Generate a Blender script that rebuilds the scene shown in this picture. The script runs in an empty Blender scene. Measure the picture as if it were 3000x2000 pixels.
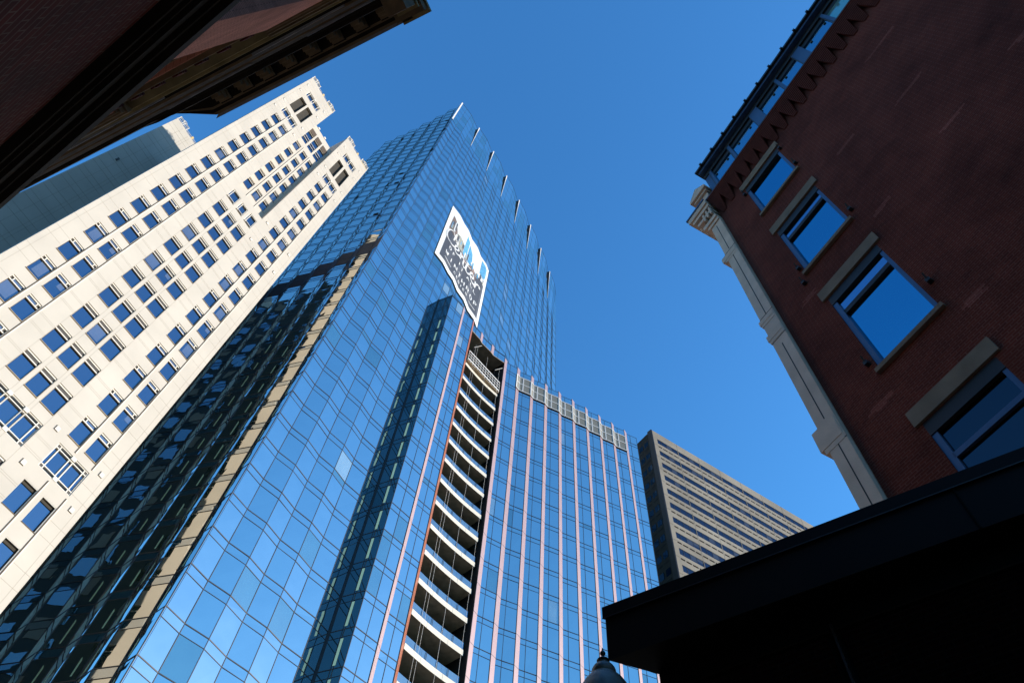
import bpy, math, random
from mathutils import Vector, Matrix
R = math.radians
rnd = random.Random(7)
C = bpy.context.scene
COL = C.collection
EYE = 1.6                      # every measured height below is relative to the eye, 1.6 m above the pavement

# ------------------------------------------------------------------ camera
cam = bpy.data.cameras.new('camera')
cam.sensor_width = 36.0; cam.sensor_fit = 'HORIZONTAL'
cam.lens = 2080.43 / 3000 * 36
cam.clip_start = 0.05; cam.clip_end = 6000
camo = bpy.data.objects.new('camera', cam); COL.objects.link(camo)
pitch, roll = 1.0531, 0.11316
fw = Vector((0, math.cos(pitch), math.sin(pitch)))
up = Vector((0, -math.sin(pitch), math.cos(pitch)))
rt = Vector((1, 0, 0))
r2 = math.cos(roll) * rt + math.sin(roll) * up
u2 = -math.sin(roll) * rt + math.cos(roll) * up
m = Matrix(((r2.x, u2.x, -fw.x), (r2.y, u2.y, -fw.y), (r2.z, u2.z, -fw.z))).to_4x4()
m.translation = (0, 0, EYE)
camo.matrix_world = m
C.camera = camo

# ------------------------------------------------------------------ sky, sun, exposure
SUN_AZ, SUN_EL = 5.5, 11.5     # azimuth counted from +X towards +Y
w = bpy.data.worlds.new('World'); C.world = w; w.use_nodes = True
nt = w.node_tree
sky = nt.nodes.new('ShaderNodeTexSky'); sky.sky_type = 'NISHITA'; sky.sun_disc = False
sky.sun_elevation = R(SUN_EL); sky.sun_rotation = R(90 - SUN_AZ)
sky.air_density = 2.1; sky.dust_density = 0.9; sky.ozone_density = 10.0; sky.altitude = 0
bg = nt.nodes['Background']; bg.inputs['Strength'].default_value = 0.15
nt.links.new(sky.outputs[0], bg.inputs['Color'])
sl = bpy.data.lights.new('sun', 'SUN'); sl.energy = 2.0; sl.angle = R(0.5); sl.color = (1.0, 0.93, 0.83)
so = bpy.data.objects.new('sun', sl); COL.objects.link(so)
sv = Vector((math.cos(R(SUN_AZ)) * math.cos(R(SUN_EL)), math.sin(R(SUN_AZ)) * math.cos(R(SUN_EL)), math.sin(R(SUN_EL))))
so.rotation_euler = sv.to_track_quat('Z', 'Y').to_euler()
so.location = sv * 300
C.view_settings.view_transform = 'Standard'; C.view_settings.look = 'None'
C.view_settings.gamma = 1.0; C.view_settings.exposure = 1.5
C.render.engine = 'CYCLES'
C.cycles.max_bounces = 8; C.cycles.glossy_bounces = 4; C.cycles.diffuse_bounces = 3
C.cycles.transparent_max_bounces = 8; C.cycles.caustics_reflective = False; C.cycles.caustics_refractive = False

# ------------------------------------------------------------------ materials
def mat(name):
    m = bpy.data.materials.new(name); m.use_nodes = True
    return m, m.node_tree, m.node_tree.nodes['Principled BSDF']

def N(t, kind, **kw):
    n = t.nodes.new(kind)
    for k, v in kw.items():
        setattr(n, k, v)
    return n

def plain(name, col, rough=0.7, metal=0.0, noise=0.12, scale=1.5, bump=0.0, spec=0.5, coords='Object'):
    m, t, b = mat(name)
    tc = N(t, 'ShaderNodeTexCoord')
    nz = N(t, 'ShaderNodeTexNoise'); nz.inputs['Scale'].default_value = scale; nz.inputs['Detail'].default_value = 6
    t.links.new(tc.outputs[coords], nz.inputs['Vector'])
    mr = N(t, 'ShaderNodeMapRange'); mr.inputs[1].default_value = 0.25; mr.inputs[2].default_value = 0.75
    mr.inputs[3].default_value = 1 - noise; mr.inputs[4].default_value = 1 + noise
    t.links.new(nz.outputs['Fac'], mr.inputs[0])
    mx = N(t, 'ShaderNodeMix', data_type='RGBA', blend_type='MULTIPLY'); mx.inputs[0].default_value = 1
    mx.inputs[6].default_value = (*col, 1); t.links.new(mr.outputs[0], mx.inputs[7])
    t.links.new(mx.outputs[2], b.inputs['Base Color'])
    b.inputs['Roughness'].default_value = rough; b.inputs['Metallic'].default_value = metal
    b.inputs['Specular IOR Level'].default_value = spec
    if bump:
        bp = N(t, 'ShaderNodeBump'); bp.inputs['Strength'].default_value = bump; bp.inputs['Distance'].default_value = 0.02
        n2 = N(t, 'ShaderNodeTexNoise'); n2.inputs['Scale'].default_value = scale * 18; n2.inputs['Detail'].default_value = 4
        t.links.new(tc.outputs[coords], n2.inputs['Vector']); t.links.new(n2.outputs['Fac'], bp.inputs['Height'])
        t.links.new(bp.outputs[0], b.inputs['Normal'])
    return m

def glass(name, inner, tint, refl=0.6, rough=0.015, wob=0.02, wscale=0.35, spots=0.0):
    """coated curtain wall glass: dark room colour behind a tinted mirror with a slight ripple"""
    m, t, b = mat(name)
    t.nodes.remove(b)
    out = t.nodes['Material Output']
    tc = N(t, 'ShaderNodeTexCoord')
    nz = N(t, 'ShaderNodeTexNoise'); nz.inputs['Scale'].default_value = wscale; nz.inputs['Detail'].default_value = 1.5
    t.links.new(tc.outputs['Object'], nz.inputs['Vector'])
    bp = N(t, 'ShaderNodeBump'); bp.inputs['Strength'].default_value = 1.0; bp.inputs['Distance'].default_value = wob
    t.links.new(nz.outputs['Fac'], bp.inputs['Height'])
    gl = N(t, 'ShaderNodeBsdfGlossy'); gl.inputs['Color'].default_value = (*tint, 1); gl.inputs['Roughness'].default_value = rough
    t.links.new(bp.outputs[0], gl.inputs['Normal'])
    df = N(t, 'ShaderNodeBsdfDiffuse')
    n2 = N(t, 'ShaderNodeTexNoise'); n2.inputs['Scale'].default_value = 0.25; n2.inputs['Detail'].default_value = 3
    t.links.new(tc.outputs['Object'], n2.inputs['Vector'])
    cr = N(t, 'ShaderNodeMix', data_type='RGBA'); t.links.new(n2.outputs['Fac'], cr.inputs[0])
    cr.inputs[6].default_value = tuple(c * 0.4 for c in inner) + (1,); cr.inputs[7].default_value = tuple(min(1, c * 1.6) for c in inner) + (1,)
    t.links.new(cr.outputs[2], df.inputs['Color'])
    lw = N(t, 'ShaderNodeFresnel'); lw.inputs['IOR'].default_value = 1.5
    ad = N(t, 'ShaderNodeMath', operation='ADD', use_clamp=True); ad.inputs[1].default_value = refl
    t.links.new(lw.outputs[0], ad.inputs[0])
    ms = N(t, 'ShaderNodeMixShader')
    t.links.new(ad.outputs[0], ms.inputs[0]); t.links.new(df.outputs[0], ms.inputs[1]); t.links.new(gl.outputs[0], ms.inputs[2])
    t.links.new(ms.outputs[0], out.inputs['Surface'])
    return m

def brick(name, c1, c2, mortar, bw=0.21, bh=0.0677, ms=0.06, rough=0.85):
    m, t, b = mat(name)
    tc = N(t, 'ShaderNodeTexCoord'); sp = N(t, 'ShaderNodeSeparateXYZ'); cb = N(t, 'ShaderNodeCombineXYZ')
    t.links.new(tc.outputs['Object'], sp.inputs[0])
    ad = N(t, 'ShaderNodeMath', operation='ADD'); t.links.new(sp.outputs[0], ad.inputs[0]); t.links.new(sp.outputs[1], ad.inputs[1])
    t.links.new(ad.outputs[0], cb.inputs[0]); t.links.new(sp.outputs[2], cb.inputs[1])
    bk = N(t, 'ShaderNodeTexBrick'); bk.inputs['Scale'].default_value = 1.0
    bk.inputs['Brick Width'].default_value = bw; bk.inputs['Row Height'].default_value = bh
    bk.inputs['Mortar Size'].default_value = bh * ms * 1.2; bk.inputs['Color1'].default_value = (*c1, 1)
    bk.inputs['Color2'].default_value = (*c2, 1); bk.inputs['Mortar'].default_value = (*mortar, 1); bk.inputs['Bias'].default_value = -0.2
    t.links.new(cb.outputs[0], bk.inputs['Vector'])
    nz = N(t, 'ShaderNodeTexNoise'); nz.inputs['Scale'].default_value = 0.45; nz.inputs['Detail'].default_value = 10; nz.inputs['Roughness'].default_value = 0.72
    t.links.new(tc.outputs['Object'], nz.inputs['Vector'])
    mr = N(t, 'ShaderNodeMapRange'); mr.inputs[1].default_value = 0.3; mr.inputs[2].default_value = 0.7; mr.inputs[3].default_value = 0.5; mr.inputs[4].default_value = 1.45
    t.links.new(nz.outputs['Fac'], mr.inputs[0])
    mx = N(t, 'ShaderNodeMix', data_type='RGBA', blend_type='MULTIPLY'); mx.inputs[0].default_value = 1
    t.links.new(bk.outputs['Color'], mx.inputs[6]); t.links.new(mr.outputs[0], mx.inputs[7])
    t.links.new(mx.outputs[2], b.inputs['Base Color']); b.inputs['Roughness'].default_value = rough; b.inputs['Specular IOR Level'].default_value = 0.08
    bp = N(t, 'ShaderNodeBump'); bp.inputs['Strength'].default_value = 0.6; bp.inputs['Distance'].default_value = 0.01
    iv = N(t, 'ShaderNodeMath', operation='SUBTRACT'); iv.inputs[0].default_value = 1; t.links.new(bk.outputs['Fac'], iv.inputs[1])
    t.links.new(iv.outputs[0], bp.inputs['Height']); t.links.new(bp.outputs[0], b.inputs['Normal'])
    return m

M = {}
M['cream'] = plain('cream_precast', (0.575, 0.52, 0.44), 0.75, noise=0.09, scale=0.25, bump=0.15)
M['creamjoint'] = plain('joint_sealant', (0.36, 0.31, 0.24), 0.9)
M['creamtrim'] = plain('cream_trim', (0.78, 0.73, 0.64), 0.6, noise=0.04)
M['bronze'] = plain('bronze_trim', (0.11, 0.075, 0.04), 0.6)
M['louvre'] = plain('grey_louvre', (0.09, 0.08, 0.07), 0.7, scale=8)
M['darkroom'] = plain('dark_interior', (0.05, 0.042, 0.03), 0.9)
M['rust'] = plain('stained_stone', (0.62, 0.45, 0.2), 0.8)
M['win'] = glass('window_glass', (0.03, 0.04, 0.05), (0.34, 0.42, 0.52), 0.62, wob=0.004, wscale=0.8)
M['blind'] = glass('window_glass_with_blind', (0.20, 0.23, 0.26), (0.36, 0.44, 0.54), 0.56, wob=0.004, wscale=0.8)
M['tower'] = glass('curtain_wall_glass', (0.012, 0.035, 0.045), (1.0, 0.97, 0.92), 0.72, wob=0.035, wscale=0.30)
M['towerleft'] = glass('window_bay_glass', (0.07, 0.10, 0.06), (1.0, 0.97, 0.88), 0.66, wob=0.03, wscale=0.3)
M['towerwin'] = glass('upper_window_glass', (0.10, 0.17, 0.19), (0.88, 0.93, 0.90), 0.55, wob=0.03, wscale=0.3)
M['towerteal'] = glass('spandrel_glass', (0.03, 0.10, 0.13), (0.90, 0.92, 0.88), 0.52, wob=0.03, wscale=0.3)
M['towerpale'] = glass('pale_glass_with_blind', (0.30, 0.42, 0.42), (0.9, 0.95, 0.95), 0.5, wob=0.03, wscale=0.3)
M['towerdark'] = glass('return_glass', (0.02, 0.06, 0.065), (0.42, 0.60, 0.66), 0.22, wob=0.03, wscale=0.3)
M['mullion'] = plain('dark_mullion', (0.075, 0.07, 0.07), 0.45, metal=0.3)
M['mech'] = plain('mechanical_louvre', (0.055, 0.038, 0.03), 0.7, scale=6)
M['pink'] = plain('pink_metal_fin', (0.52, 0.35, 0.34), 0.4, metal=0.25, noise=0.05, scale=0.2)
M['copper'] = plain('copper_metal_fin', (0.45, 0.15, 0.08), 0.4, metal=0.4, noise=0.05, scale=0.2)
M['white'] = plain('white_metal', (0.80, 0.78, 0.74), 0.5, noise=0.03)
M['screen'] = plain('grey_screen', (0.27, 0.26, 0.22), 0.7, noise=0.06, scale=3)
M['slab'] = plain('balcony_edge', (0.80, 0.74, 0.62), 0.7, noise=0.05)
M['concrete'] = plain('raw_concrete', (0.50, 0.40, 0.27), 0.9, noise=0.3, scale=1.2, bump=0.2)
M['concreteedge'] = plain('concrete_edge', (0.42, 0.33, 0.22), 0.9, noise=0.15)
M['blacksteel'] = plain('black_panel', (0.018, 0.016, 0.016), 0.6)
M['greenlit'] = plain('pale_green_glass', (0.42, 0.66, 0.48), 0.3, noise=0.1)
M['greendim'] = plain('dim_green_glass', (0.20, 0.34, 0.25), 0.3, noise=0.3, scale=2)
M['greyprecast'] = plain('grey_precast', (0.34, 0.295, 0.23), 0.85, noise=0.28, scale=0.12, bump=0.2)
M['sootconcrete'] = plain('sooty_concrete', (0.035, 0.03, 0.024), 0.85, noise=0.5, scale=0.6)  # precast of the end wall, its shade put into a near-black tone
M['greyjoint'] = plain('grey_joint', (0.08, 0.07, 0.06), 0.9)
M['greydark'] = plain('dark_spandrel', (0.02, 0.02, 0.024), 0.6)
M['slot'] = plain('vent_slot', (0.012, 0.01, 0.01), 0.9)
M['gwin'] = glass('office_glass', (0.02, 0.025, 0.035), (0.12, 0.13, 0.17), 0.5, wob=0.01)
M['gblind'] = glass('office_glass_with_blind', (0.10, 0.10, 0.10), (0.15, 0.17, 0.2), 0.4, wob=0.01)
M['brickR'] = brick('red_brick', (0.155, 0.030, 0.018), (0.105, 0.022, 0.015), (0.18, 0.060, 0.042), ms=0.12)
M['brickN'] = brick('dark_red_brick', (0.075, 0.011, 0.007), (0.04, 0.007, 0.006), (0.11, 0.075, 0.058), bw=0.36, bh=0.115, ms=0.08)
M['brickL'] = brick('orange_red_brick', (0.62, 0.23, 0.15), (0.52, 0.19, 0.12), (0.22, 0.09, 0.06), ms=0.08)  # red brick with the reflected light on it put into the colour
M['lintel'] = plain('weathered_limestone', (0.25, 0.175, 0.125), 0.9, noise=0.2, scale=2, bump=0.3, spec=0.1)
M['stone'] = plain('carved_limestone', (0.74, 0.54, 0.42), 0.85, noise=0.14, scale=1.5, bump=0.3, spec=0.1)
M['bluesteel'] = plain('blue_steel_frame', (0.055, 0.10, 0.19), 0.4, metal=0.2, noise=0.05)
M['darkframe'] = plain('dark_window_head', (0.012, 0.012, 0.014), 0.6)
M['wglass'] = glass('brick_building_glass', (0.01, 0.03, 0.06), (0.10, 0.42, 0.62), 0.75, wob=0.002, wscale=0.5)
M['wglass2'] = glass('transom_glass', (0.02, 0.05, 0.08), (0.26, 0.42, 0.62), 0.7, wob=0.002, wscale=0.5)
M['mint'] = glass('mint_glass', (0.30, 0.55, 0.50), (0.4, 0.75, 0.7), 0.45, wob=0.002)
M['darkglass'] = glass('unlit_dark_glass', (0.01, 0.01, 0.011), (0.05, 0.055, 0.07), 0.5, wob=0.01)
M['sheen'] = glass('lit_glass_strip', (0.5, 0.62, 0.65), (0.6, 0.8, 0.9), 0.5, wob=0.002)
M['brownstone'] = plain('sooty_brownstone', (0.17, 0.11, 0.06), 0.85, noise=0.35, scale=2.5, bump=0.4, spec=0.1)
M['soot'] = plain('black_sooty_stone', (0.016, 0.011, 0.007), 0.9, noise=0.35, scale=2, bump=0.4, spec=0.1)  # near-black stone of the band, frieze and cornice
M['ochre'] = plain('ochre_stone_moulding', (0.26, 0.19, 0.09), 0.8, noise=0.35, scale=2.0, bump=0.4, spec=0.1)
M['flashing'] = plain('lead_flashing', (0.20, 0.19, 0.19), 0.5, metal=0.3, noise=0.2, scale=4)
M['canopy'] = plain('black_canopy_metal', (0.016, 0.009, 0.006), 0.5, noise=0.2, scale=1, spec=0.1)
M['canopy2'] = plain('black_canopy_soffit', (0.006, 0.006, 0.006), 0.8, noise=0.2, spec=0.1)
M['edge'] = plain('worn_metal_edge', (0.06, 0.05, 0.045), 0.4, metal=0.5)
M['shop'] = glass('shop_glass', (0.003, 0.003, 0.003), (0.10, 0.12, 0.15), 0.35, wob=0.002, wscale=0.8)
M['lampmetal'] = plain('black_cast_iron', (0.010, 0.010, 0.012), 0.4)
M['lampglass'] = plain('grimy_lamp_globe', (0.17, 0.16, 0.13), 0.22, noise=0.45, scale=14, bump=0.25)
M['asphalt'] = plain('asphalt', (0.05, 0.05, 0.05), 0.9, noise=0.2, scale=2, bump=0.4)
M['pave'] = plain('concrete_pavement', (0.40, 0.36, 0.30), 0.9, noise=0.15, scale=1, bump=0.3)
M['far'] = plain('purple_grey_stone', (0.20, 0.17, 0.21), 0.85, noise=0.15, scale=0.3)
M['farwin'] = glass('far_window_glass', (0.01, 0.02, 0.03), (0.3, 0.5, 0.6), 0.4)
M['railglass'] = glass('balcony_glass', (0.10, 0.16, 0.20), (0.7, 0.82, 0.92), 0.30, wob=0.004)
M['roofing'] = plain('roof_membrane', (0.15, 0.15, 0.15), 0.9)

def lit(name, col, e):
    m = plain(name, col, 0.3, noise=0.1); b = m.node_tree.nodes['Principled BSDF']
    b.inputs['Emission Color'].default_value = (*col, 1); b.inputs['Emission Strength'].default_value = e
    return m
M['greenlit'] = lit('lit_pale_green_pane', (0.42, 0.66, 0.48), 0.13)  # glow in the material stands for lit rooms behind the glass
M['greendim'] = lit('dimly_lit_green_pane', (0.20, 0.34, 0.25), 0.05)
M['roofglass'] = glass('rooftop_glass', (0.04, 0.10, 0.14), (0.22, 0.50, 0.66), 0.7, wob=0.004, wscale=0.5)

# ------------------------------------------------------------------ mesh helpers
class MB:
    def __init__(s):
        s.v = []; s.f = []; s.m = []; s.ms = []
    def mi(s, name):
        if name not in s.ms: s.ms.append(name)
        return s.ms.index(name)
    def face(s, pts, mt):
        i = len(s.v)
        s.v += [(p[0], p[1], p[2] + EYE) for p in pts]
        s.f.append(tuple(range(i, i + len(pts)))); s.m.append(s.mi(mt))
    def prism(s, poly, z0, z1, mt, cap=True, capm=None):
        n = len(poly)
        i = len(s.v)
        s.v += [(p[0], p[1], z0 + EYE) for p in poly] + [(p[0], p[1], z1 + EYE) for p in poly]
        k = s.mi(mt)
        for a in range(n):
            b = (a + 1) % n
            s.f.append((i + a, i + b, i + n + b, i + n + a)); s.m.append(k)
        if cap:
            k2 = s.mi(capm or mt)
            s.f.append(tuple(i + n + a for a in range(n))); s.m.append(k2)
            s.f.append(tuple(i + a for a in reversed(range(n)))); s.m.append(k2)
    def box(s, x0, x1, y0, y1, z0, z1, mt):
        s.prism([(x0, y0), (x1, y0), (x1, y1), (x0, y1)], z0, z1, mt)
    def bar(s, a, b, t, d, z0, z1, mt, off=0.0):
        """upright plate along the plan segment a-b, thickness d outwards (to the right of a->b), grown by t at both ends"""
        ax, ay = a; bx, by = b
        L = math.hypot(bx - ax, by - ay); ux, uy = (bx - ax) / L, (by - ay) / L; nx, ny = uy, -ux
        a2 = (ax - ux * t + nx * off, ay - uy * t + ny * off); b2 = (bx + ux * t + nx * off, by + uy * t + ny * off)
        s.prism([a2, (a2[0] + nx * d, a2[1] + ny * d), (b2[0] + nx * d, b2[1] + ny * d), b2], z0, z1, mt)
    def post(s, p, nrm, w, d, z0, z1, mt):
        nx, ny = nrm; ux, uy = -ny, nx
        q = [(p[0] + ux * a * w / 2 + nx * b * d, p[1] + uy * a * w / 2 + ny * b * d) for a, b in ((-1, -.3), (1, -.3), (1, 1), (-1, 1))]
        s.prism(q, z0, z1, mt)
    def tube(s, p, q, r, mt, n=6):
        p = Vector(p); q = Vector(q); d = (q - p).normalized()
        a = d.orthogonal().normalized(); b = d.cross(a)
        i = len(s.v); k = s.mi(mt)
        for c in (p, q):
            for j in range(n):
                t = 2 * math.pi * j / n; x = c + a * math.cos(t) * r + b * math.sin(t) * r
                s.v.append((x.x, x.y, x.z + EYE))
        for j in range(n):
            s.f.append((i + j, i + (j + 1) % n, i + n + (j + 1) % n, i + n + j)); s.m.append(k)
        s.f.append(tuple(i + j for j in reversed(range(n)))); s.m.append(k)
        s.f.append(tuple(i + n + j for j in range(n))); s.m.append(k)
    def build(s, name, parent=None, loc=None, smooth=False):
        me = bpy.data.meshes.new(name); me.from_pydata(s.v, [], s.f)
        for n in s.ms: me.materials.append(M[n])
        me.polygons.foreach_set('material_index', s.m)
        if smooth: me.polygons.foreach_set('use_smooth', [True] * len(s.f))
        me.update()
        o = bpy.data.objects.new(name, me); COL.objects.link(o)
        if parent: o.parent = parent
        if loc: o.location = loc
        return o

def thing(name, label, cat, loc=(0, 0), az=0.0, group=None):
    o = bpy.data.objects.new(name, None); COL.objects.link(o)
    o.location = (loc[0], loc[1], 0); o.rotation_euler = (0, 0, R(az)); o.empty_display_size = 1
    o['label'] = label; o['category'] = cat
    if group: o['group'] = group
    return o

def clone(o, parent, loc):
    c = o.copy(); COL.objects.link(c); c.parent = parent; c.location = loc
    for ch in list(o.children):
        d = ch.copy(); COL.objects.link(d); d.parent = c
    return c

def holes_wall(mb, x0, x1, z0, z1, holes, depth, mt, rev, y=0.0):
    """wall sheet facing -Y with rectangular openings and their reveals; holes: (xa, xb, za, zb)"""
    xs = sorted({x0, x1, *[h[0] for h in holes], *[h[1] for h in holes]})
    zs = sorted({z0, z1, *[h[2] for h in holes], *[h[3] for h in holes]})
    xs = [x for x in xs if x0 <= x <= x1]; zs = [z for z in zs if z0 <= z <= z1]
    hs = {}
    for h in holes:
        hs.setdefault((round(h[0], 3), round(h[1], 3)), []).append((h[2], h[3]))
    colrects = []
    for a, b in zip(xs, xs[1:]):
        cx = (a + b) / 2
        blocks = sorted([(h[2], h[3]) for h in holes if h[0] < cx < h[1]])
        z = z0
        for ba, bb in blocks:
            if ba > z: mb.face([(a, y, z), (b, y, z), (b, y, ba), (a, y, ba)], mt)
            z = max(z, bb)
        if z < z1: mb.face([(a, y, z), (b, y, z), (b, y, z1), (a, y, z1)], mt)
    for a, b, c, d in holes:
        e = y + depth
        mb.face([(a, y, c), (a, e, c), (a, e, d), (a, y, d)], rev)
        mb.face([(b, y, d), (b, e, d), (b, e, c), (b, y, c)], rev)
        mb.face([(a, y, d), (a, e, d), (b, e, d), (b, y, d)], rev)
        mb.face([(a, y, c), (b, y, c), (b, e, c), (a, e, c)], rev)
        mb.face([(a, e + 0.15, c), (b, e + 0.15, c), (b, e + 0.15, d), (a, e + 0.15, d)], 'darkroom')

# ------------------------------------------------------------------ ground
g = MB(); g.box(-1500, 1500, -1500, 1500, -EYE - 0.5, -EYE, 'asphalt')
o = g.build('ground'); o['kind'] = 'structure'
g = MB(); g.prism([(-3.2, -30), (1.4, -30), (0.9, 4.6), (-6.5, 6.5), (-30, 20), (-30, 14), (-9, 2)], -EYE, -EYE + 0.13, 'pave')
o = g.build('pavement'); o['kind'] = 'structure'

g = MB(); g.prism([(-70, 22), (-20, 12), (8, 16), (70, 45), (80, 90), (-90, 90)], -EYE, -EYE + 0.13, 'pave')  # unseen pale paving, added to bounce sunlight onto the balcony soffits
o = g.build('plaza'); o['kind'] = 'structure'

# ------------------------------------------------------------------ cream office tower
AZC = 58.469
cream = thing('cream_office_tower', 'tall sunlit cream stone tower with punched square windows and two railed corner pylons', 'building', (-36.923, 31.1145), AZC)
CB = -EYE; LB = -6.66; RB = 11.68
side = [(-4.93, -3.64), (-3.10, -1.82), (6.76, 8.02), (8.61, 9.88)]
cent = [(0.03, 1.45), (1.85, 3.16), (3.51, 4.96)]
srows = [6.8 + 4 * k for k in range(8)] + [42.35 + 4 * k for k in range(17)]      # sills of the flank windows
crows = [6.58 + 4 * k for k in range(19) if 6.58 + 4 * k < 80 and not 38 < 6.58 + 4 * k < 41]
uprows = [89.6 + 4 * k for k in range(6)]
uc = [(0.09, 1.27), (1.95, 3.05), (3.6, 4.6)]
holes = []
for a, b in side:
    for z in srows:
        holes.append((a, b, z, z + (2.5 if z < 38 else 2.62)))
# large double-height-looking tripartite windows
bigc = [(0.0, 5.0, 38.75, 41.38)]
bigs = [(6.72, 10.02, 38.75, 41.38), (-5.0, -1.75, 38.75, 41.38), (-4.97, -1.75, 110.83, 113.3), (6.64, 9.92, 110.7, 113.25),
        (-4.95, -1.75, 123.3, 125.87), (6.66, 9.92, 123.27, 125.85)]
logs = [(-4.92, -3.46, 114.9, 121.35), (-3.11, -1.70, 114.9, 121.35), (6.65, 8.04, 114.8, 121.3), (8.45, 9.86, 114.8, 121.3)]
holes = [h for h in holes if not (h[2] < 38.7 < h[3])] + bigs + logs
wl = MB()
lh = [h for h in holes if h[1] < 0]; rh = [h for h in holes if h[0] > 5]
ch = [(a, b, z, z + 2.63) for a, b in cent for z in crows] + bigc
tri = [(-0.02, 1.40, 82.8, 85.3), (1.85, 3.05, 82.8, 85.05), (3.5, 4.82, 82.8, 85.3)]
ch += tri
holes_wall(wl, LB, 0.0, CB, 130.35, lh, 0.30, 'cream', 'cream')
holes_wall(wl, 0.0, 5.02, CB, 86.75, ch, 0.30, 'cream', 'cream')
holes_wall(wl, 5.02, RB, CB, 130.35, rh, 0.30, 'cream', 'cream')
uh = [(a, b, z, z + 2.55) for a, b in uc for z in uprows] + [(0.1, 1.38, 114.0, 120.2), (1.75, 3.0, 114.0, 120.2), (3.35, 4.65, 114.0, 120.2)]
holes_wall(wl, 0.0, 5.02, 86.75, 122.4, uh, 0.30, 'cream', 'cream', y=0.85)
# ledge, pylon sides, roofs, flanks
wl.face([(0, 0, 86.75), (5.02, 0, 86.75), (5.02, 0.85, 86.75), (0, 0.85, 86.75)], 'cream')
wl.face([(5.02, 0, 86.75), (5.02, 0, 130.35), (5.02, 0.85, 130.35), (5.02, 0.85, 86.75)], 'cream')
wl.face([(0, 0, 86.75), (0, 0.85, 86.75), (0, 0.85, 130.35), (0, 0, 130.35)], 'cream')
wl.face([(5.02, 0.85, 122.4), (5.02, 0.85, 130.35), (5.02, 5.0, 130.35), (5.02, 5.0, 122.4)], 'cream')
wl.face([(0, 0.85, 122.4), (0, 5.0, 122.4), (0, 5.0, 130.35), (0, 0.85, 130.35)], 'cream')
BD = 6.3
for x0, x1, zt in ((LB, 0, 130.35), (0, 5.02, 122.4), (5.02, RB, 130.35)):
    wl.face([(x0, 0 if zt > 125 else .85, zt), (x1, 0 if zt > 125 else .85, zt), (x1, BD, zt), (x0, BD, zt)], 'cream')
    wl.face([(x0, BD, CB), (x1, BD, CB), (x1, BD, zt), (x0, BD, zt)], 'cream')
wl.face([(LB, 0, CB), (LB, 0, 130.35), (LB, BD, 130.35), (LB, BD, CB)], 'cream')
# right flank: own openings
shaft = MB()
fl = [(0.9, 2.0, z, z + 2.5) for z in [6.35 + 4 * k for k in range(28)]] + [(3.4, 4.7, z, z + 2.5) for z in [6.35 + 4 * k for k in range(28)]]
t = MB(); holes_wall(t, 0, BD, CB, 130.35, fl, 0.25, 'cream', 'cream')
base = len(wl.v)
wl.v += [(RB - y, x, z) for x, y, z in t.v]
wl.f += [tuple(base + i for i in f) for f in t.f]; wl.m += [wl.mi(t.ms[k]) for k in t.m]
for a, b, c, d in fl:
    wl.box(RB - 0.24, RB - 0.2, a, b, c, d, 'win'); wl.box(RB - 0.19, RB - 0.12, a, b, d - 0.6, d - 0.5, 'creamtrim')
wl.build('wall', cream)
# core and rear wing
cr = MB()
cr.box(LB + 0.5, RB - 3.4, BD, 27.0, CB, 119.0, 'greydark')  # cream side in the glass tower's shadow, its shade put into the near-black
for k in range(28):
    for yy in range(5):
        cr.box(RB - 3.42, RB - 3.36, 8.0 + yy * 3.8, 9.7 + yy * 3.8, 8 + 4 * k, 10.4 + 4 * k, 'win' if (k + yy) % 3 else 'cream')
cr.build('core_block', cream)
rw = MB(); rw.box(-11.55, 9.5, 27.0, 44, CB, 130.6, 'cream'); rw.box(9.5, 9.6, 27.0, 33, CB, 130.6, 'creamtrim')  # pale side sheet: sunlight on the wing's flank put into the colour
J = 'creamjoint'
for k in range(33):
    for dz in (0.46, -0.86):
        rw.box(-11.55, 9.5, 26.985, 27.0, 0.0 + 4 * k + dz, 0.03 + 4 * k + dz, J)
for x in (-9.62, -8.05, -7.6, -5.0):
    rw.box(x, x + 0.03, 26.98, 27.0, CB, 130, J)
rw.box(-10.1, -9.75, 26.9, 27.0, 107.6, 108.5, 'louvre')
rw.build('rear_wing', cream)
# joints of the front precast
jt = MB()
for k in range(33):
    for z in (0.32 + 4 * k, 3.02 + 4 * k):
        if z > 129: continue
        for x0, x1 in ((LB, -4.98), (-1.74, 0.0), (5.02, 6.70), (9.96, RB)):
            jt.box(x0, x1, -0.004, 0.02, z, z + 0.022, J)
    for z in (0.5 + 4 * k, 3.2 + 4 * k):
        if z < 82:
            jt.box(0, 0.03, -0.004, 0.02, z, z + 0.02, J); jt.box(4.96, 6.7, -0.004, 0.02, z, z + 0.02, J); jt.box(-1.7, 0.03, -0.004, 0.02, z, z + .02, J)
for x in (0.0, 1.47, 1.82, 3.18, 3.48, 4.98):
    jt.box(x, x + 0.02, -0.004, 0.02, CB, 82, J)
for x in (-6.2, 11.2):
    jt.box(x, x + 0.02, -0.004, 0.02, CB, 127, J)
for x in (-3.60, -1.76, 8.05, 9.93):      # groove beside each window column, its jamb shadow painted as a bronze strip
    for za, zb in ((CB, 38.4), (41.7, 110.4)):
        jt.box(x, x + 0.07, -0.05, 0.03, za, zb, 'bronze')
        jt.box(x + 0.07, x + 0.15, -0.03, 0.03, za, zb, 'creamtrim')
for x in (1.60, 3.30):                  # strips of the upper recessed bay
    jt.box(x, x + 0.06, 0.80, 0.87, 87.3, 112.5, 'bronze'); jt.box(x + .06, x + 0.14, 0.82, 0.88, 87.3, 112.5, 'creamtrim')
jt.build('joints', cream)
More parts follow.
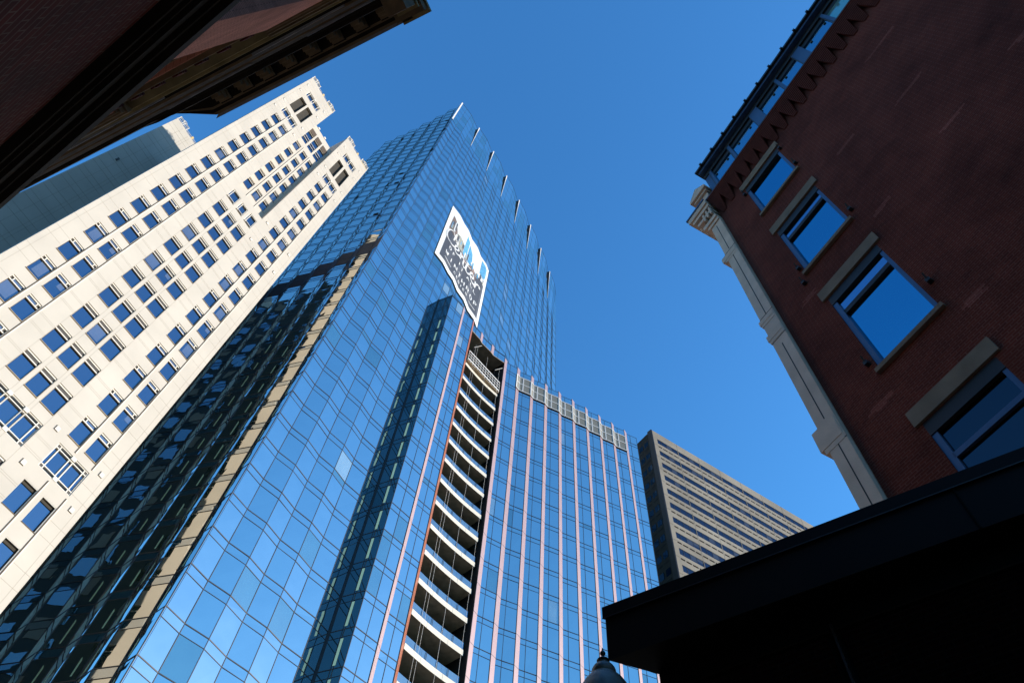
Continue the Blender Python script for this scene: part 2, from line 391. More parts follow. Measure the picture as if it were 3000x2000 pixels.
# stone diamonds set in the piers
dm = MB()
for x in (5.95, 10.9, -5.85, -0.85):
    for z in (38.0, 42.0, 81.5, 87.3, 110.0, 114.2, 122.3, 126.5):
        if 70 < z < 90 and x < 5: continue
        dm = MB(); dm.prism([(x - .3, -0.02), (x + .1, -0.02), (x + .1, 0.02), (x - .3, .02)], z - .2, z + .28, 'creamtrim')
        dm.face([(x - .3, -0.05, z - .2), (x - .24, -0.05, z - .2), (x - .24, -0.05, z + .28), (x - .3, -0.05, z + .28)], 'bronze')
        dm.face([(x - .24, -0.05, z - .2), (x + .1, -0.05, z - .2), (x + .1, -0.05, z - .15), (x - .24, -0.05, z - .15)], 'bronze'); dm.build('stone_block', cream)
# windows ------------------------------------------------------------
def plain_window(w, h):
    b = MB(); b.box(0, w, 0.24, 0.27, -EYE, -EYE + h, 'win'); o = b.build('window')
    f = MB(); z = -EYE
    f.box(-.02, w + .02, -.03, .05, z - .06, z, 'bronze'); f.box(0, w, .02, .06, z + h - .05, z + h, 'creamtrim'); f.box(w - .05, w, .02, .06, z, z + h, 'creamtrim')
    f.box(0, w, .18, .24, z + h - .3, z + h, 'darkroom'); f.build('frame', o)  # dark strip painted in for the shade under the opening's head
    return o
def side_window(w, h, flip, blind):
    b = MB(); b.box(0, w, 0.20, 0.24, -EYE + 0.0, -EYE + h * 0.76, 'win')
    if blind:
        a = rnd.choice((0.0, 0.25, 0.5)); b.box(w * a if a else 0, w, 0.185, 0.20, -EYE + (0.35 if a < .3 else 1.0) * h * 0.5, -EYE + h * 0.76, 'blind')
    o = b.build('window')
    f = MB(); z = -EYE
    f.box(0, w, 0.10, 0.24, z, z + 0.05, 'creamtrim'); f.box(0, 0.05, 0.12, 0.22, z, z + h, 'bronze')
    f.box(-0.02, w + .02, -0.04, 0.05, z - 0.06, z, 'bronze')
    f.box(-0.02, w + .02, -0.02, 0.05, z, z + 0.05, 'rust')
    f.box(0, w, 0.10, 0.24, z + h * .76, z + h * .76 + 0.06, 'bronze')
    f.box(0, w, 0.08, 0.24, z + h * .78, z + h * .82, 'creamtrim'); f.box(0, w, 0.08, 0.24, z + h * .95, z + h, 'creamtrim')
    f.box(0, w, 0.20, 0.24, z + h * .82, z + h * .95, 'louvre')
    s = 0.30
    if flip == 2: f.box(0.06, w - 0.06, 0.15, 0.2, z + h * .83, z + h * .94, 'louvre')
    elif flip: f.box(0.35, w - 0.1, 0.15, 0.20, z + h * .84, z + h * .94, 'blind'); f.box(0.25, 0.33, 0.08, 0.22, z + h * .82, z + h * .95, 'creamtrim')
    else: f.box(0.08, w - 0.4, 0.15, 0.20, z + h * .84, z + h * .94, 'blind'); f.box(w - 0.36, w - 0.28, 0.08, 0.22, z + h * .82, z + h * .95, 'creamtrim')
    fo = f.build('frame', o)
    return o
protos = {}
for key, wd, fl_ in (('l', 1.28, 1), ('r', 1.28, 0), ('c', 1.40, 2), ('d', 1.31, 2), ('u', 1.14, 2)):
    for bl in (0, 1, 2):
        p = side_window(wd, 2.62, fl_, bl); protos[key, bl] = [p, False]
protos['p', 0] = [plain_window(1.28, 2.5), False]
spots = []
for i, (a, b) in enumerate(side):
    for z in srows:
        spots.append((z, a, 0.0, 'p' if z < 38 else ('l' if i % 2 == 0 else 'r')))
for i, (a, b) in enumerate(cent):
    for z in crows:
        spots.append((z, a, 0.0, 'd' if i == 1 else 'c'))
spots = [s for s in spots if s[0] > 18]
upspots = [(z, a, 0.85, 'u') for a, b in uc for z in uprows]
spots.sort(); allsp = spots + upspots; allsp.sort()
def place(sp, parent):
    z, a, y, k = sp; bl = 0 if rnd.random() < .68 else rnd.choice((1, 2))
    if k == 'p': bl = 0
    pr = protos[k, bl]
    if not pr[1]:
        pr[1] = True; pr[0].parent = parent; pr[0].location = (a, y, z + EYE); return
    clone(pr[0], parent, (a, y, z + EYE))
near = allsp[:90]; far_ = allsp[90:]
for sp in near: place(sp, cream)
for k, pr in protos.items():
    if not pr[1]:
        pr[1] = True
        # an unused kind takes the next free opening
        z, a, y, kk = next((s for s in far_ if s[3] == k[0]), far_[0]); far_.remove((z, a, y, kk))
        pr[0].parent = cream; pr[0].location = (a, y, z + EYE)
rest = MB()
for z, a, y, k in far_:
    pr = protos[k, 0 if k == 'p' else rnd.choice((0, 0, 1))][0]
    for src in [pr] + list(pr.children):
        me = src.data; base = len(rest.v)
        rest.v += [(v.co.x + a, v.co.y + y, v.co.z + z + EYE) for v in me.vertices]
        for p in me.polygons:
            rest.f.append(tuple(base + i for i in p.vertices))
            nm = next(n for n, mm in M.items() if mm == me.materials[p.material_index]); rest.m.append(rest.mi(nm))
o = rest.build('upper_windows', cream); o['kind'] = 'stuff'
# tripartite windows with white frames
def cross_window(a, b, c, d, n=2):
    wn = MB(); wn.box(a, b, 0.22, 0.26, c, d, 'win'); o = wn.build('wide_window', cream)
    f = MB(); W = (b - a) / n; T = 0.085; q = .34
    vs = [a, a + q] + [a + W * i + s_ for i in range(1, n) for s_ in (-.21, .13)] + [b - q - T, b - T]
    for x in vs: f.box(x, x + T, 0.08, 0.22, c, d, 'creamtrim')
    for z in (c, c + q, d - q - T, d - T): f.box(a, b, 0.07, 0.215, z, z + T, 'creamtrim')
    for x in (a + T, b - q): 
        for z in (c + T, d - q): f.box(x, x + q - T, 0.10, 0.20, z, z + q - T, 'louvre')
    for i in range(1, n):
        for z in (c - .02, d - q + .02): f.box(a + W * i - .2, a + W * i + .2, -.04, .2, z, z + q, 'creamtrim')
    f.build('frame', o)
for bgs in bigs: cross_window(*bgs)
cross_window(0.0, 5.0, 38.75, 41.38, 3)
for a, b, c, d in tri:
    wn = MB(); wn.box(a, b, 0.22, 0.26, c, d, 'win'); o = wn.build('window', cream)
    f = MB(); f.box(a, b, -0.03, 0.2, c - 0.08, c, 'bronze')
    for x in (a, a + .22, b - .09): f.box(x, x + .08, 0.06, .21, c, d, 'creamtrim')
    for z in (c, c + .45, d - .09): f.box(a, b, 0.05, .205, z, z + .08, 'creamtrim')
    f.build('frame', o)
# loggias
for a, b, c, d in logs:
    lg = MB(); lg.box(a, b, 2.4, 2.5, c, d, 'bronze'); lg.box(a, b, 1.2, 1.25, c + 0.1, c + 2.8, 'louvre')
    for z in (c + 0.35, c + 2.8): lg.box(a, b, 0.9, 0.99, z, z + 0.10, 'creamtrim')
    lg.box(a, a + .08, .9, .98, c, c + 2.8, 'creamtrim')
    lg.build('loggia', cream)
for a, b, c, d in uh[-3:]:
    wn = MB(); wn.box(a, b, 1.0, 1.03, c, c + 4.4, 'win'); o = wn.build('tall_window', cream)
    f = MB()
    for z in (c, c + 1.4, c + 2.3, c + 4.4): f.box(a, b, .88, .97, z, z + .1, 'creamtrim')
    f.box(a, b, .78, .97, c + 4.5, d, 'bronze')  # brown panel standing for the shaded soffit and lintel shadow
    f.build('frame', o)
# open tracery on top of the pylons
def crown(x0, x1, y=0.1, z=130.35):
    k = MB(); W = x1 - x0
    for (a, b) in ((0.0, 0.30), (0.70, 1.0)):
        A, B = x0 + a * W, x0 + b * W
        k.box(A, A + .1, y, y + .25, z, z + 1.9, 'creamtrim'); k.box(B - .1, B, y, y + .25, z, z + 1.9, 'creamtrim')
        k.box((A + B) / 2 - .22, (A + B) / 2 - .12, y, y + .2, z, z + 1.9, 'creamtrim'); k.box((A + B) / 2 + .12, (A + B) / 2 + .22, y, y + .2, z, z + 1.9, 'creamtrim')
        for zz in (0.85, 1.45, 1.85): k.box(A, B, y + .05, y + .17, z + zz, z + zz + .09, 'creamtrim')
        for j in range(9):
            t0 = math.pi * j / 8; t1 = math.pi * (j + 1) / 8
            if j < 8: k.tube(((A + B) / 2 + .42 * math.cos(t0), y + .1, z + 1.9 + .42 * math.sin(t0)), ((A + B) / 2 + .42 * math.cos(t1), y + .1, z + 1.9 + .42 * math.sin(t1)), .06, 'creamtrim')
        k.box(A - .05, B + .05, y - .05, y + .3, z, z + .35, 'rust' if a else 'cream')
    for zz in (.4, .8): k.box(x0 + .3 * W, x0 + .7 * W, y + .05, y + .12, z + zz, z + zz + .07, 'creamtrim')
    k.box(x0 + .48 * W, x0 + .53 * W, y - .05, y + .25, z, z + 1.1, 'rust')
    k.build('roof_railing', cream)
crown(LB, 0.0); crown(5.02, RB); crown(-11.55, -3.5, 27.1, 130.6)
pr = MB(); pr.box(RB - .3, RB + .1, 4.5, 5.2, 130.35, 131.6, 'rust'); pr.box(0.6, 1.0, 0.75, 1.1, 122.4, 122.9, 'creamtrim'); pr.box(2.4, 2.8, 0.75, 1.1, 122.4, 122.9, 'creamtrim'); pr.build('roof_blocks', cream)

# ------------------------------------------------------------------ glass tower and its podium (plan coordinates in metres)
OX, OY = -22.54, 44.0
gt = thing('glass_tower', 'very tall blue glass skyscraper with pleated faces, pink ribs and curved balconies', 'building', (OX, OY), 0)
def loc(p): return (p[0] - OX, p[1] - OY)
FL = [1.6 + 4 * k for k in range(-1, 53)]          # floor lines
PT = 108.3

def facet(A, B, z0, z1, kind='tower', split=(), trans=0.85, name='glass_bay', dbl=False, pale=0.03, mull=0.05, teal=False, lines=True):
    """one flat strip of curtain wall between plan points A and B (outside is to the right of A->B)"""
    A = loc(A); B = loc(B)
    L = math.hypot(B[0] - A[0], B[1] - A[1]); ux, uy = (B[0] - A[0]) / L, (B[1] - A[1]) / L; nx, ny = uy, -ux
    g = MB(); mu = MB()
    xs = [0.0] + list(split) + [L]
    zs = []
    for z in FL:
        zs += [z - trans, z]
    zs = [z0] + [z for z in zs if z0 + .05 < z < z1 - .05] + [z1]
    P = lambda s, o, z: (A[0] + ux * s + nx * o, A[1] + uy * s + ny * o, z)
    for a, b in zip(xs, xs[1:]):
        for c, d in zip(zs, zs[1:]):
            tl = [rnd.gauss(0, 0.005) for _ in range(4)]
            short = d - c < 1.2
            mt = kind
            if teal and short: mt = 'towerteal'
            r = rnd.random()
            if r < pale and not short and kind in ('tower', 'towerwin'): mt = 'towerpale'
            elif r < pale + .03 and kind == 'tower': mt = 'towerteal'
            g.face([P(a, tl[0], c), P(b, tl[1], c), P(b, tl[2], d), P(a, tl[3], d)], mt)
    # dark lining behind
    g.face([P(0, -0.12, z0), P(L, -0.12, z0), P(L, -0.12, z1), P(0, -0.12, z1)], 'blacksteel')
    ob = g.build(name, gt)
    for s in xs:
        w2 = mull if s in (0.0, L) else mull * 0.9
        a2 = P(s - w2 / 2, 0, 0); b2 = P(s + w2 / 2, 0, 0)
        mu.prism([a2[:2], P(s - w2 / 2, .035, 0)[:2], P(s + w2 / 2, .035, 0)[:2], b2[:2]], z0, z1, 'mullion')
    for z in (zs if lines else zs[::2]):
        h = 0.042 if any(abs(z - f) < .01 for f in FL) else 0.022
        mu.prism([P(0, 0, 0)[:2], P(0, .03, 0)[:2], P(L, .03, 0)[:2], P(L, 0, 0)[:2]], z - h, z + h, 'mullion')
    mu.build('mullions', ob)
    return ob

def pleat(A, B, n, dev=7.6, start=1):
    """n facets from A to B, alternately turned by +-dev degrees"""
    L = math.hypot(B[0] - A[0], B[1] - A[1]); th = math.atan2(B[1] - A[1], B[0] - A[0])
    l = L / n / math.cos(R(dev)); pts = [A]; s = start
    for k in range(n):
        p = pts[-1]; a = th + s * R(dev); pts.append((p[0] + l * math.cos(a), p[1] + l * math.sin(a))); s = -s
    pts[-1] = B
    return pts

front = [(-22.54, 44.0), (-21.41, 45.76), (-19.80, 47.20), (-18.70, 49.06), (-17.13, 50.58), (-16.05, 52.34), (-14.50, 53.92), (-13.37, 55.7)]
tips = [(-12.35, 56.9), (-7.76, 63.8), (-3.2, 70.9), (1.15, 78.4), (5.27, 85.8), (9.04, 93.4), (12.7, 101.6)]
ups = [(-13.37, 55.7), (-12.35, 56.9)]
upl = []
for a, b in zip(tips, tips[1:]): upl += pleat(a, b, 4)[:-1]
upl.append(tips[-1])
TT = 212.0
CZ = 192.6
for a, b in zip(front, front[1:]): facet(a, b, -EYE, CZ, pale=0.01)
facet(ups[0], ups[1], 90, CZ)
for i, (a, b) in enumerate(zip(upl, upl[1:])): facet(a, b, 90, CZ, pale=0.0 if i % 2 else 0.08, teal=True, kind='tower' if i % 2 else 'towerwin', lines=i % 2 == 0, mull=.035)
def lean(A, B, A2, B2, z0, z1, nseg=5, name='crown_bay', teal=True):
    """strip whose top edge A2-B2 stands further out than its foot A-B"""
    g = MB(); mu = MB()
    A, B, A2, B2 = loc(A), loc(B), loc(A2), loc(B2)
    lerp = lambda p, q, t: (p[0] + (q[0] - p[0]) * t, p[1] + (q[1] - p[1]) * t)
    for i in range(nseg):
        t0, t1 = i / nseg, (i + 1) / nseg; c, d = z0 + (z1 - z0) * t0, z0 + (z1 - z0) * t1
        a0, b0, a1, b1 = lerp(A, A2, t0), lerp(B, B2, t0), lerp(A, A2, t1), lerp(B, B2, t1)
        g.face([(*a0, c), (*b0, c), (*b1, d), (*a1, d)], rnd.choice(('tower', 'tower', 'towerteal')))
        for p, q in ((a0, b0),): mu.tube((*p, c), (*q, c), .022, 'mullion', 4)
        mu.tube((*a0, c), (*a1, d), .03, 'mullion', 4)
    mu.tube((*A2, z1), (*B2, z1), .05, 'mullion', 4)
    ob = g.build(name, gt); mu.build('mullions', ob)
crown_tips = [front[0], front[4]] + tips
allp = front[:-1] + upl if False else None
lowmods = [front[0:5], [front[4], front[5], front[6], front[7], tips[0]]] + [upl[i:i + 5] for i in range(0, len(upl) - 1, 4)]
crown_line = []
wedges = []
for P in lowmods:
    a, b = P[0], P[-1]
    L = math.hypot(b[0] - a[0], b[1] - a[1]); n = ((b[1] - a[1]) / L, -(b[0] - a[0]) / L)
    out = lambda p, o: (p[0] + n[0] * o, p[1] + n[1] * o)
    at = lambda t: (a[0] + (b[0] - a[0]) * t, a[1] + (b[1] - a[1]) * t)
    T = [out(at(0), .55), out(at(.25), .72), out(at(.5), .80), out(at(.75), .45), at(1)]
    for q in range(4): lean(P[q], P[q + 1], T[q], T[q + 1], CZ, TT)
    wedges.append((a, T[0], n)); crown_line += T
left = [(-22.54, 44.0), (-26.2, 45.32), (-29.4, 48.4), (-33.3, 50.2), (-37.2, 53.3), (-40.9, 54.8), (-44.3, 57.4), (-48.2, 60.2), (-50.8, 64.0)]
left = left[::-1]
lowleft = []
for a, b in zip(left[::2], left[2::2]): lowleft += pleat(a, b, 4, 12.5, 1)[:-1]
lowleft.append(left[-1])
for i, (a, b) in enumerate(zip(lowleft, lowleft[1:])):
    win = i % 2 == 0
    for z0, z1 in ((-EYE, 102.6), (107.6, TT)):
        facet(a, b, z0, z1, pale=0.0, teal=win, kind='tower' if not win else 'towerleft', lines=win)
    m_ = MB(); m_.bar(loc(a), loc(b), 0, 0.03, 102.6, 107.6, 'mech'); m_.bar(loc(a), loc(b), 0, 0.06, 105.05, 105.15, 'edge')
    for s in (0, 1):
        p = (loc(a)[0] + (loc(b)[0] - loc(a)[0]) * s, loc(a)[1] + (loc(b)[1] - loc(a)[1]) * s)
        m_.post(p, (-.507, -.862), .07, .07, 102.6, 107.6, 'edge')
    m_.build('louvre_band', gt)
k = MB()
for i, (a, b) in enumerate(list(zip(lowleft, lowleft[1:]))[-7:]):
    a = loc(a); b = loc(b); l = math.hypot(b[0] - a[0], b[1] - a[1]); d = ((b[0] - a[0]) / l, (b[1] - a[1]) / l); n = (d[1], -d[0])
    if i == 5: continue
    s0 = l * (.62 if i % 2 else .30)
    for z in FL:
        if z > 88 - 4 * i: break
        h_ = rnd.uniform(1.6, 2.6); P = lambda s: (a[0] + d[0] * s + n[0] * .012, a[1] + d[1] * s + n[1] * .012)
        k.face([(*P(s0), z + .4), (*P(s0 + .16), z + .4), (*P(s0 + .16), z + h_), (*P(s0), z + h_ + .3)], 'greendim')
o = k.build('inner_glass_edges', gt); o['kind'] = 'stuff'  # faint glowing strips laid on the panes, standing for interiors glimpsed behind
# body of the tower: roof and hidden rear
body = MB()
poly = [loc(p) for p in crown_line] + [loc(p) for p in ((-2, 112), (-30, 112), (-52, 78))] + [loc(p) for p in lowleft[:-1]]
body.face([(x, y, TT - 0.05) for x, y in poly], 'roofing')
q = [upl[-1], (-2, 112), (-30, 112), (-52, 78), lowleft[0]]
for a, b in zip(q, q[1:]):
    a = loc(a); b = loc(b); body.face([(a[0], a[1], -EYE), (b[0], b[1], -EYE), (b[0], b[1], TT), (a[0], a[1], TT)], 'towerteal')
pts = [loc(p) for p in front + ups[1:]]
body.build('roof', gt)
# at each module edge the leaning screen shows a flank painted black for its shade and a bright edge plate
for i, (a, t, n) in enumerate(wedges):
    a = loc(a); t = loc(t); tx, ty = -n[1], n[0]
    k = MB()
    if i: k.face([(*a, CZ), (*t, TT), (a[0] - n[0] * .05, a[1] - n[1] * .05, TT)], 'blacksteel'); k.build('crown_slot', gt)
    k = MB(); ii = len(k.v)
    for (p, z, w_) in ((a, CZ, .08), (((a[0] + t[0]) / 2 + (t[0] - a[0]) * .2, (a[1] + t[1]) / 2 + (t[1] - a[1]) * .2), CZ + 13.5, .15), (t, TT + .1, .42)):
        if i == 0: w_ = .42
        for s_, o_ in ((-w_ * .35, -.02), (-w_ * .35, .1), (w_ * .65, .1), (w_ * .65, -.02)): k.v.append((p[0] + tx * s_ + n[0] * o_, p[1] + ty * s_ + n[1] * o_, z + EYE))
    for l in (0, 4):
        for q in range(4): k.f.append((ii + l + q, ii + l + (q + 1) % 4, ii + l + 4 + (q + 1) % 4, ii + l + 4 + q)); k.m.append(k.mi('white'))
    k.f.append((ii + 8, ii + 9, ii + 10, ii + 11)); k.m.append(k.mi('white'))
    k.build('crown_fin', gt)
# small open vents on the left face
AL = R(149.5)
def on_left(u, out, z):
    # nearest point of the left outline at distance u from the corner
    ux, uy = math.cos(AL), math.sin(AL); L2 = lowleft[::-1]
    for a, b in zip(L2, L2[1:]):
        ta = (a[0] - OX) * ux + (a[1] - OY) * uy; tb = (b[0] - OX) * ux + (b[1] - OY) * uy
        if ta <= u <= tb:
            t = (u - ta) / (tb - ta); d = (b[0] - a[0], b[1] - a[1]); l = math.hypot(*d); n = (-d[1] / l, d[0] / l)
            return (a[0] + d[0] * t - OX + n[0] * out, a[1] + d[1] * t - OY + n[1] * out), (d[0] / l, d[1] / l), n
for u, z in ((7.3, 152.8), (6.9, 145.7), (10.2, 149.1), (6.9, 125.9), (18.6, 182.0), (18.6, 151.1), (1.5, 163.7), (18.2, 203.3), (15.0, 203.4), (9.7, 204.2), (2.5, 196.5), (1.2, 183.0)):
    p, d, n = on_left(u, 0.02, z)
    k = MB(); q = [(p[0] - d[0] * .55 + n[0] * o, p[1] - d[1] * .55 + n[1] * o) for o in (0, .07)] + [(p[0] + d[0] * .35 + n[0] * o, p[1] + d[1] * .35 + n[1] * o) for o in (.07, 0)]
    k.prism(q, z, z + 0.8, 'slot'); k.build('open_vent', gt)

# podium ------------------------------------------------------------
ret = [(-13.37, 55.7), (-10.98, 54.38)]
facet(ret[0], ret[1], -EYE, 109.2, kind='towerdark', split=(1.45,), name='return_wall')
k = MB()
d = (ret[1][0] - ret[0][0], ret[1][1] - ret[0][1]); L = math.hypot(*d); d = (d[0] / L, d[1] / L); n = (d[1], -d[0])
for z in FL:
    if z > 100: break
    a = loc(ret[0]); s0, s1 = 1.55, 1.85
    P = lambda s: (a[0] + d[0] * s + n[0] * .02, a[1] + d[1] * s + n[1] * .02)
    k = MB(); k.face([(*P(s0), z + .3), (*P(s1), z + .3), (*P(s1), z + 3.0), (*P(s0), z + 3.0)], 'greenlit'); k.build('glass_blade', gt)  # glowing strip laid on the glass, standing for the lit interior
k = MB(); k.post(loc((-13.34, 55.66)), (.31, -.95), .30, .10, -EYE, 109.2, 'blacksteel'); k.build('corner_joint', gt)
PO = (1.5094, 66.8379); pa = R(27.3935); pd = (math.cos(pa), math.sin(pa)); pn = (pd[1], -pd[0])
def pp(u, out): return (PO[0] + pd[0] * u + pn[0] * out, PO[1] + pd[1] * u + pn[1] * out)
f1L, f1R, f2L, f2R = (-8.98, 56.36), (-8.79, 57.17), (-7.16, 58.70), (-7.02, 59.50)
nL, nR = (-0.92, 65.20), (-0.47, 65.85)
plist = [('g', ret[1], f1L), ('f', f1L, f1R), ('g', f1R, f2L), ('c', f2L, f2R)]
head = [('g', f2R, (-5.54, 61.05)), ('f', (-5.54, 61.05), (-5.19, 61.7)), ('g', (-5.19, 61.7), (-3.46, 63.3)), ('f', (-3.46, 63.3), (-3.03, 63.9)), ('g', (-3.03, 63.9), nL)]
right = [('f', nL, nR), ('g', nR, pp(0, 0))]
for j in range(9):
    right.append(('f', pp(2.965 * j, 0), pp(2.965 * j + .76, -.33)))
    right.append(('g', pp(2.965 * j + .76, -.33), pp(2.965 * (j + 1), 0) if j < 8 else pp(26.62, -.02)))
def fin(A, B, z0, z1, mt):
    k = MB(); a = loc(A); b = loc(B)
    k.bar(a, b, 0.0, 0.07, z0, z1, mt)
    for z in FL:
        if z0 < z < z1: k.bar(a, b, 0, .075, z - .03, z + .03, 'mullion')
    # thin dark edge trims
    k.post(a, ((b[1] - a[1]), -(b[0] - a[0])), .05, .09, z0, z1, 'mullion')
    k.build('metal_fin', gt)
for kind, a, b in plist:
    if kind == 'g': facet(a, b, -EYE, 108.9, split=(math.hypot(b[0] - a[0], b[1] - a[1]) * .48,), name='podium_bay', pale=.02)
    else: fin(a, b, -EYE, 109.3, 'pink' if kind == 'f' else 'copper')
for kind, a, b in head:
    if kind == 'g': facet(a, b, 106.6, 108.9, split=(math.hypot(b[0] - a[0], b[1] - a[1]) * .4,), name='podium_bay')
    else: fin(a, b, 106.6, 109.3, 'pink')
for kind, a, b in right:
    if kind == 'g': facet(a, b, -EYE, 107.9, split=(0.78,), trans=0.75, name='podium_bay', pale=.015, teal=False)
    else: fin(a, b, -EYE, 108.3, 'pink')
# white framed screen near the podium roof
def screen(A, B, z0, z1, cut):
    k = MB(); a = loc(A); b = loc(B); L = math.hypot(b[0] - a[0], b[1] - a[1]); ux, uy = (b[0] - a[0]) / L, (b[1] - a[1]) / L; nx, ny = uy, -ux
    k.bar(a, b, 0, .06, z0, z1, 'screen', off=.07)
    for s in cut: k.post((a[0] + ux * s * L + nx * .1, a[1] + uy * s * L + ny * .1), (nx, ny), .22, .07, z0 - .06, z1 + .06, 'white')
    for z in (z0, (z0 + z1) / 2, z1): k.bar(a, b, .05, .05, z - .11, z + .11, 'white', off=.14)
    k.build('roof_screen', gt)
for j in range(8):
    screen(pp(2.965 * j, 0), pp(2.965 * j + .76, -.33), 101.85, 105.95, (0,))
    screen(pp(2.965 * j + .76, -.33), pp(2.965 * (j + 1), 0), 101.85, 105.95, (0, .34, 1))
# podium roof and hidden walls
k = MB()
rf = [ret[1]] + [b for _, a, b in plist] + [b for _, a, b in head] + [b for _, a, b in right]
pr_ = [loc(p) for p in rf] + [loc(p) for p in ((14, 100), (-6, 68), (-13.37, 55.75))]
k.face([(x, y, 107.85) for x, y in pr_], 'roofing')
a = loc(pp(26.62, -.02)); b = loc((14, 100)); k.face([(a[0], a[1], -EYE), (b[0], b[1], -EYE), (b[0], b[1], 107.9), (a[0], a[1], 107.9)], 'towerdark')
k.build('podium_roof', gt)
# balcony slot
ns = MB()
bk = lambda p, o: (p[0] - .72 * o, p[1] + .69 * o)
iL, iR = (f2R[0] - .75 * 3.2, f2R[1] + .66 * 3.2), (nL[0] - .75 * 3.2, nL[1] + .66 * 3.2)
for p, q, mt in ((f2R, iL, 'blacksteel'), (iR, nL, 'blacksteel')):
    a = loc(p); b = loc(q); ns.face([(a[0], a[1], -EYE), (b[0], b[1], -EYE), (b[0], b[1], 106.6), (a[0], a[1], 106.6)], mt)
ns.build('slot_side_wall', gt)
# soffit at the head of the slot
so_ = MB(); hp = [f2R] + [b for _, a, b in head]
so_.face([(*loc(p), 106.6) for p in hp] + [(*loc(iR), 106.6), (*loc(iL), 106.6)], 'concrete')
for a, b in zip(hp, hp[1:]): so_.bar(loc(a), loc(b), 0, .12, 106.45, 106.62, 'concreteedge', off=-.05)
so_.build('slot_soffit', gt)
facet(iL, iR, -EYE, 106.6, kind='towerdark', split=(1.6, 3.2, 4.8, 6.4), name='slot_glazing')
for kf in range(0, 26):
    zt = 0.4 + 4 * kf
    if zt > 98: break
    sl_ = MB(); ed = []
    for i in range(11):
        t = i / 10; x = -6.98 + 5.55 * t; y = 59.62 + 5.55 * t; sag = .20 * math.sin(math.pi * t)
        ed.append((x - .7 * sag, y + .7 * sag))
    inner = [(iR[0] + .1, iR[1] - .15), (iL[0] + .1, iL[1] - .1)]
    sl_.prism([loc(p) for p in ed + inner], zt - .62, zt, 'concrete')
    for a, b in zip(ed, ed[1:]): sl_.bar(loc(a), loc(b), 0.01, .06, zt - .64, zt + .02, 'slab')
    ob = sl_.build('balcony', gt)
    rl = MB()
    for a, b in zip(ed, ed[1:]): rl.bar(loc(a), loc(b), 0, .02, zt + .03, zt + 1.0, 'railglass', off=-.1)
    for i in (2, 4, 6, 8): rl.post(loc(ed[i]), (.7, -.7), .03, .04, zt, zt + 1.0, 'edge')
    rl.build('railing', ob)
    if kf % 1 == 0:
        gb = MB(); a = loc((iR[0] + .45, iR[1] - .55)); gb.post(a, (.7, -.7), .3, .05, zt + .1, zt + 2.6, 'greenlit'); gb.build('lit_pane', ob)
o = MB()
a = loc((-.55, 65.75)); o.post(a, pn, .5, .5, 100.8, 101.0, 'copper'); 

# ------------------------------------------------------------------ suspended work platform in the slot
sw = thing('suspended_platform', 'long white work platform hanging on cables above the curved balconies', 'work platform', (-4.2, 62.3), 45.9)
k = MB(); h = 3.9
k.box(-h, h, -.3, .45, 96.6, 96.75, 'concreteedge'); k.build('deck', sw)
k = MB()
k.box(-h, h, -.34, -.28, 97.0, 97.35, 'white')
for z in (98.0, 98.7): k.box(-h, h, -.34, -.29, z, z + .12, 'white')
k.box(-h, h, -.36, -.28, 99.35, 99.62, 'white')
for i in range(14): k.box(-h + i * .6, -h + i * .6 + .05, -.33, -.28, 96.7, 99.4, 'white')
k.build('guard_rail', sw)
for x in (-2.9, 2.6):
    k = MB(); k.tube((x, 0, 96.7), (x, 0, 102.5), .03, 'edge'); k.box(x - .12, x + .12, -.2, .25, 97.0, 98.6, 'blacksteel'); k.tube((x, -.1, 102.2), (x + .9, -.9, 103.2), .06, 'white'); k.build('hoist', sw)
for x in (-3.2, -2.75, -.2, 2.9):
    k = MB(); k.tube((x, -.85, -EYE + .2), (x, -.85, 102), .012, 'white', 4); k.build('cable', sw)

# ------------------------------------------------------------------ banner, draped over the pleats
ban = thing('advertising_banner', 'huge white framed banner with script lettering draped on the glass tower', 'banner', (OX, OY), 0)
line = front + ups[1:] + upl[1:]
BA = R(51.2)
def bpos(s, h, off):
    """s metres along the banner, h height -> point in front of the pleats"""
    u = s + 10.4; ux, uy = math.cos(BA), math.sin(BA)
    for a, b in zip(line, line[1:]):
        ta = (a[0] - OX) * ux + (a[1] - OY) * uy; tb = (b[0] - OX) * ux + (b[1] - OY) * uy
        if ta <= u <= tb:
            t = (u - ta) / (tb - ta); d = (b[0] - a[0], b[1] - a[1]); l = math.hypot(*d)
            return (a[0] + d[0] * t - OX + d[1] / l * off, a[1] + d[1] * t - OY - d[0] / l * off, h)
bs = sorted({0.0, 15.9, *[((p[0] - OX) * math.cos(BA) + (p[1] - OY) * math.sin(BA)) - 10.4 for p in line]})
bs = [s for s in bs if 0 <= s <= 15.9]
def shear(s, h): return h - 0.19 * s + 0.2      # its upper and lower edges drop to the right with the tower's bend
def bpoly(mb, poly, off, mt):
    """clip a polygon given in (s,h) to the pleats and lay it on them"""
    for a, b in zip(bs, bs[1:]):
        P = poly
        for lim, sg in ((a, 1), (b, -1)):
            Q = []
            for i in range(len(P)):
                p, q = P[i], P[(i + 1) % len(P)]
                pi, qi = sg * (p[0] - lim) >= -1e-9, sg * (q[0] - lim) >= -1e-9
                if pi: Q.append(p)
                if pi != qi:
                    t = (lim - p[0]) / (q[0] - p[0]); Q.append((lim, p[1] + t * (q[1] - p[1])))
            P = Q
            if len(P) < 3: break
        if len(P) >= 3:
            e = 1e-4
            pts = [bpos(min(max(s, a + e), b - e), shear(s, h), off) for s, h in P]
            mb.face(pts, mt)
M['bwhite'] = plain('banner_white', (0.82, 0.83, 0.83), 0.6, noise=0.02)
M['bdark'] = plain('banner_charcoal', (0.075, 0.08, 0.095), 0.6, noise=0.1, scale=.5)
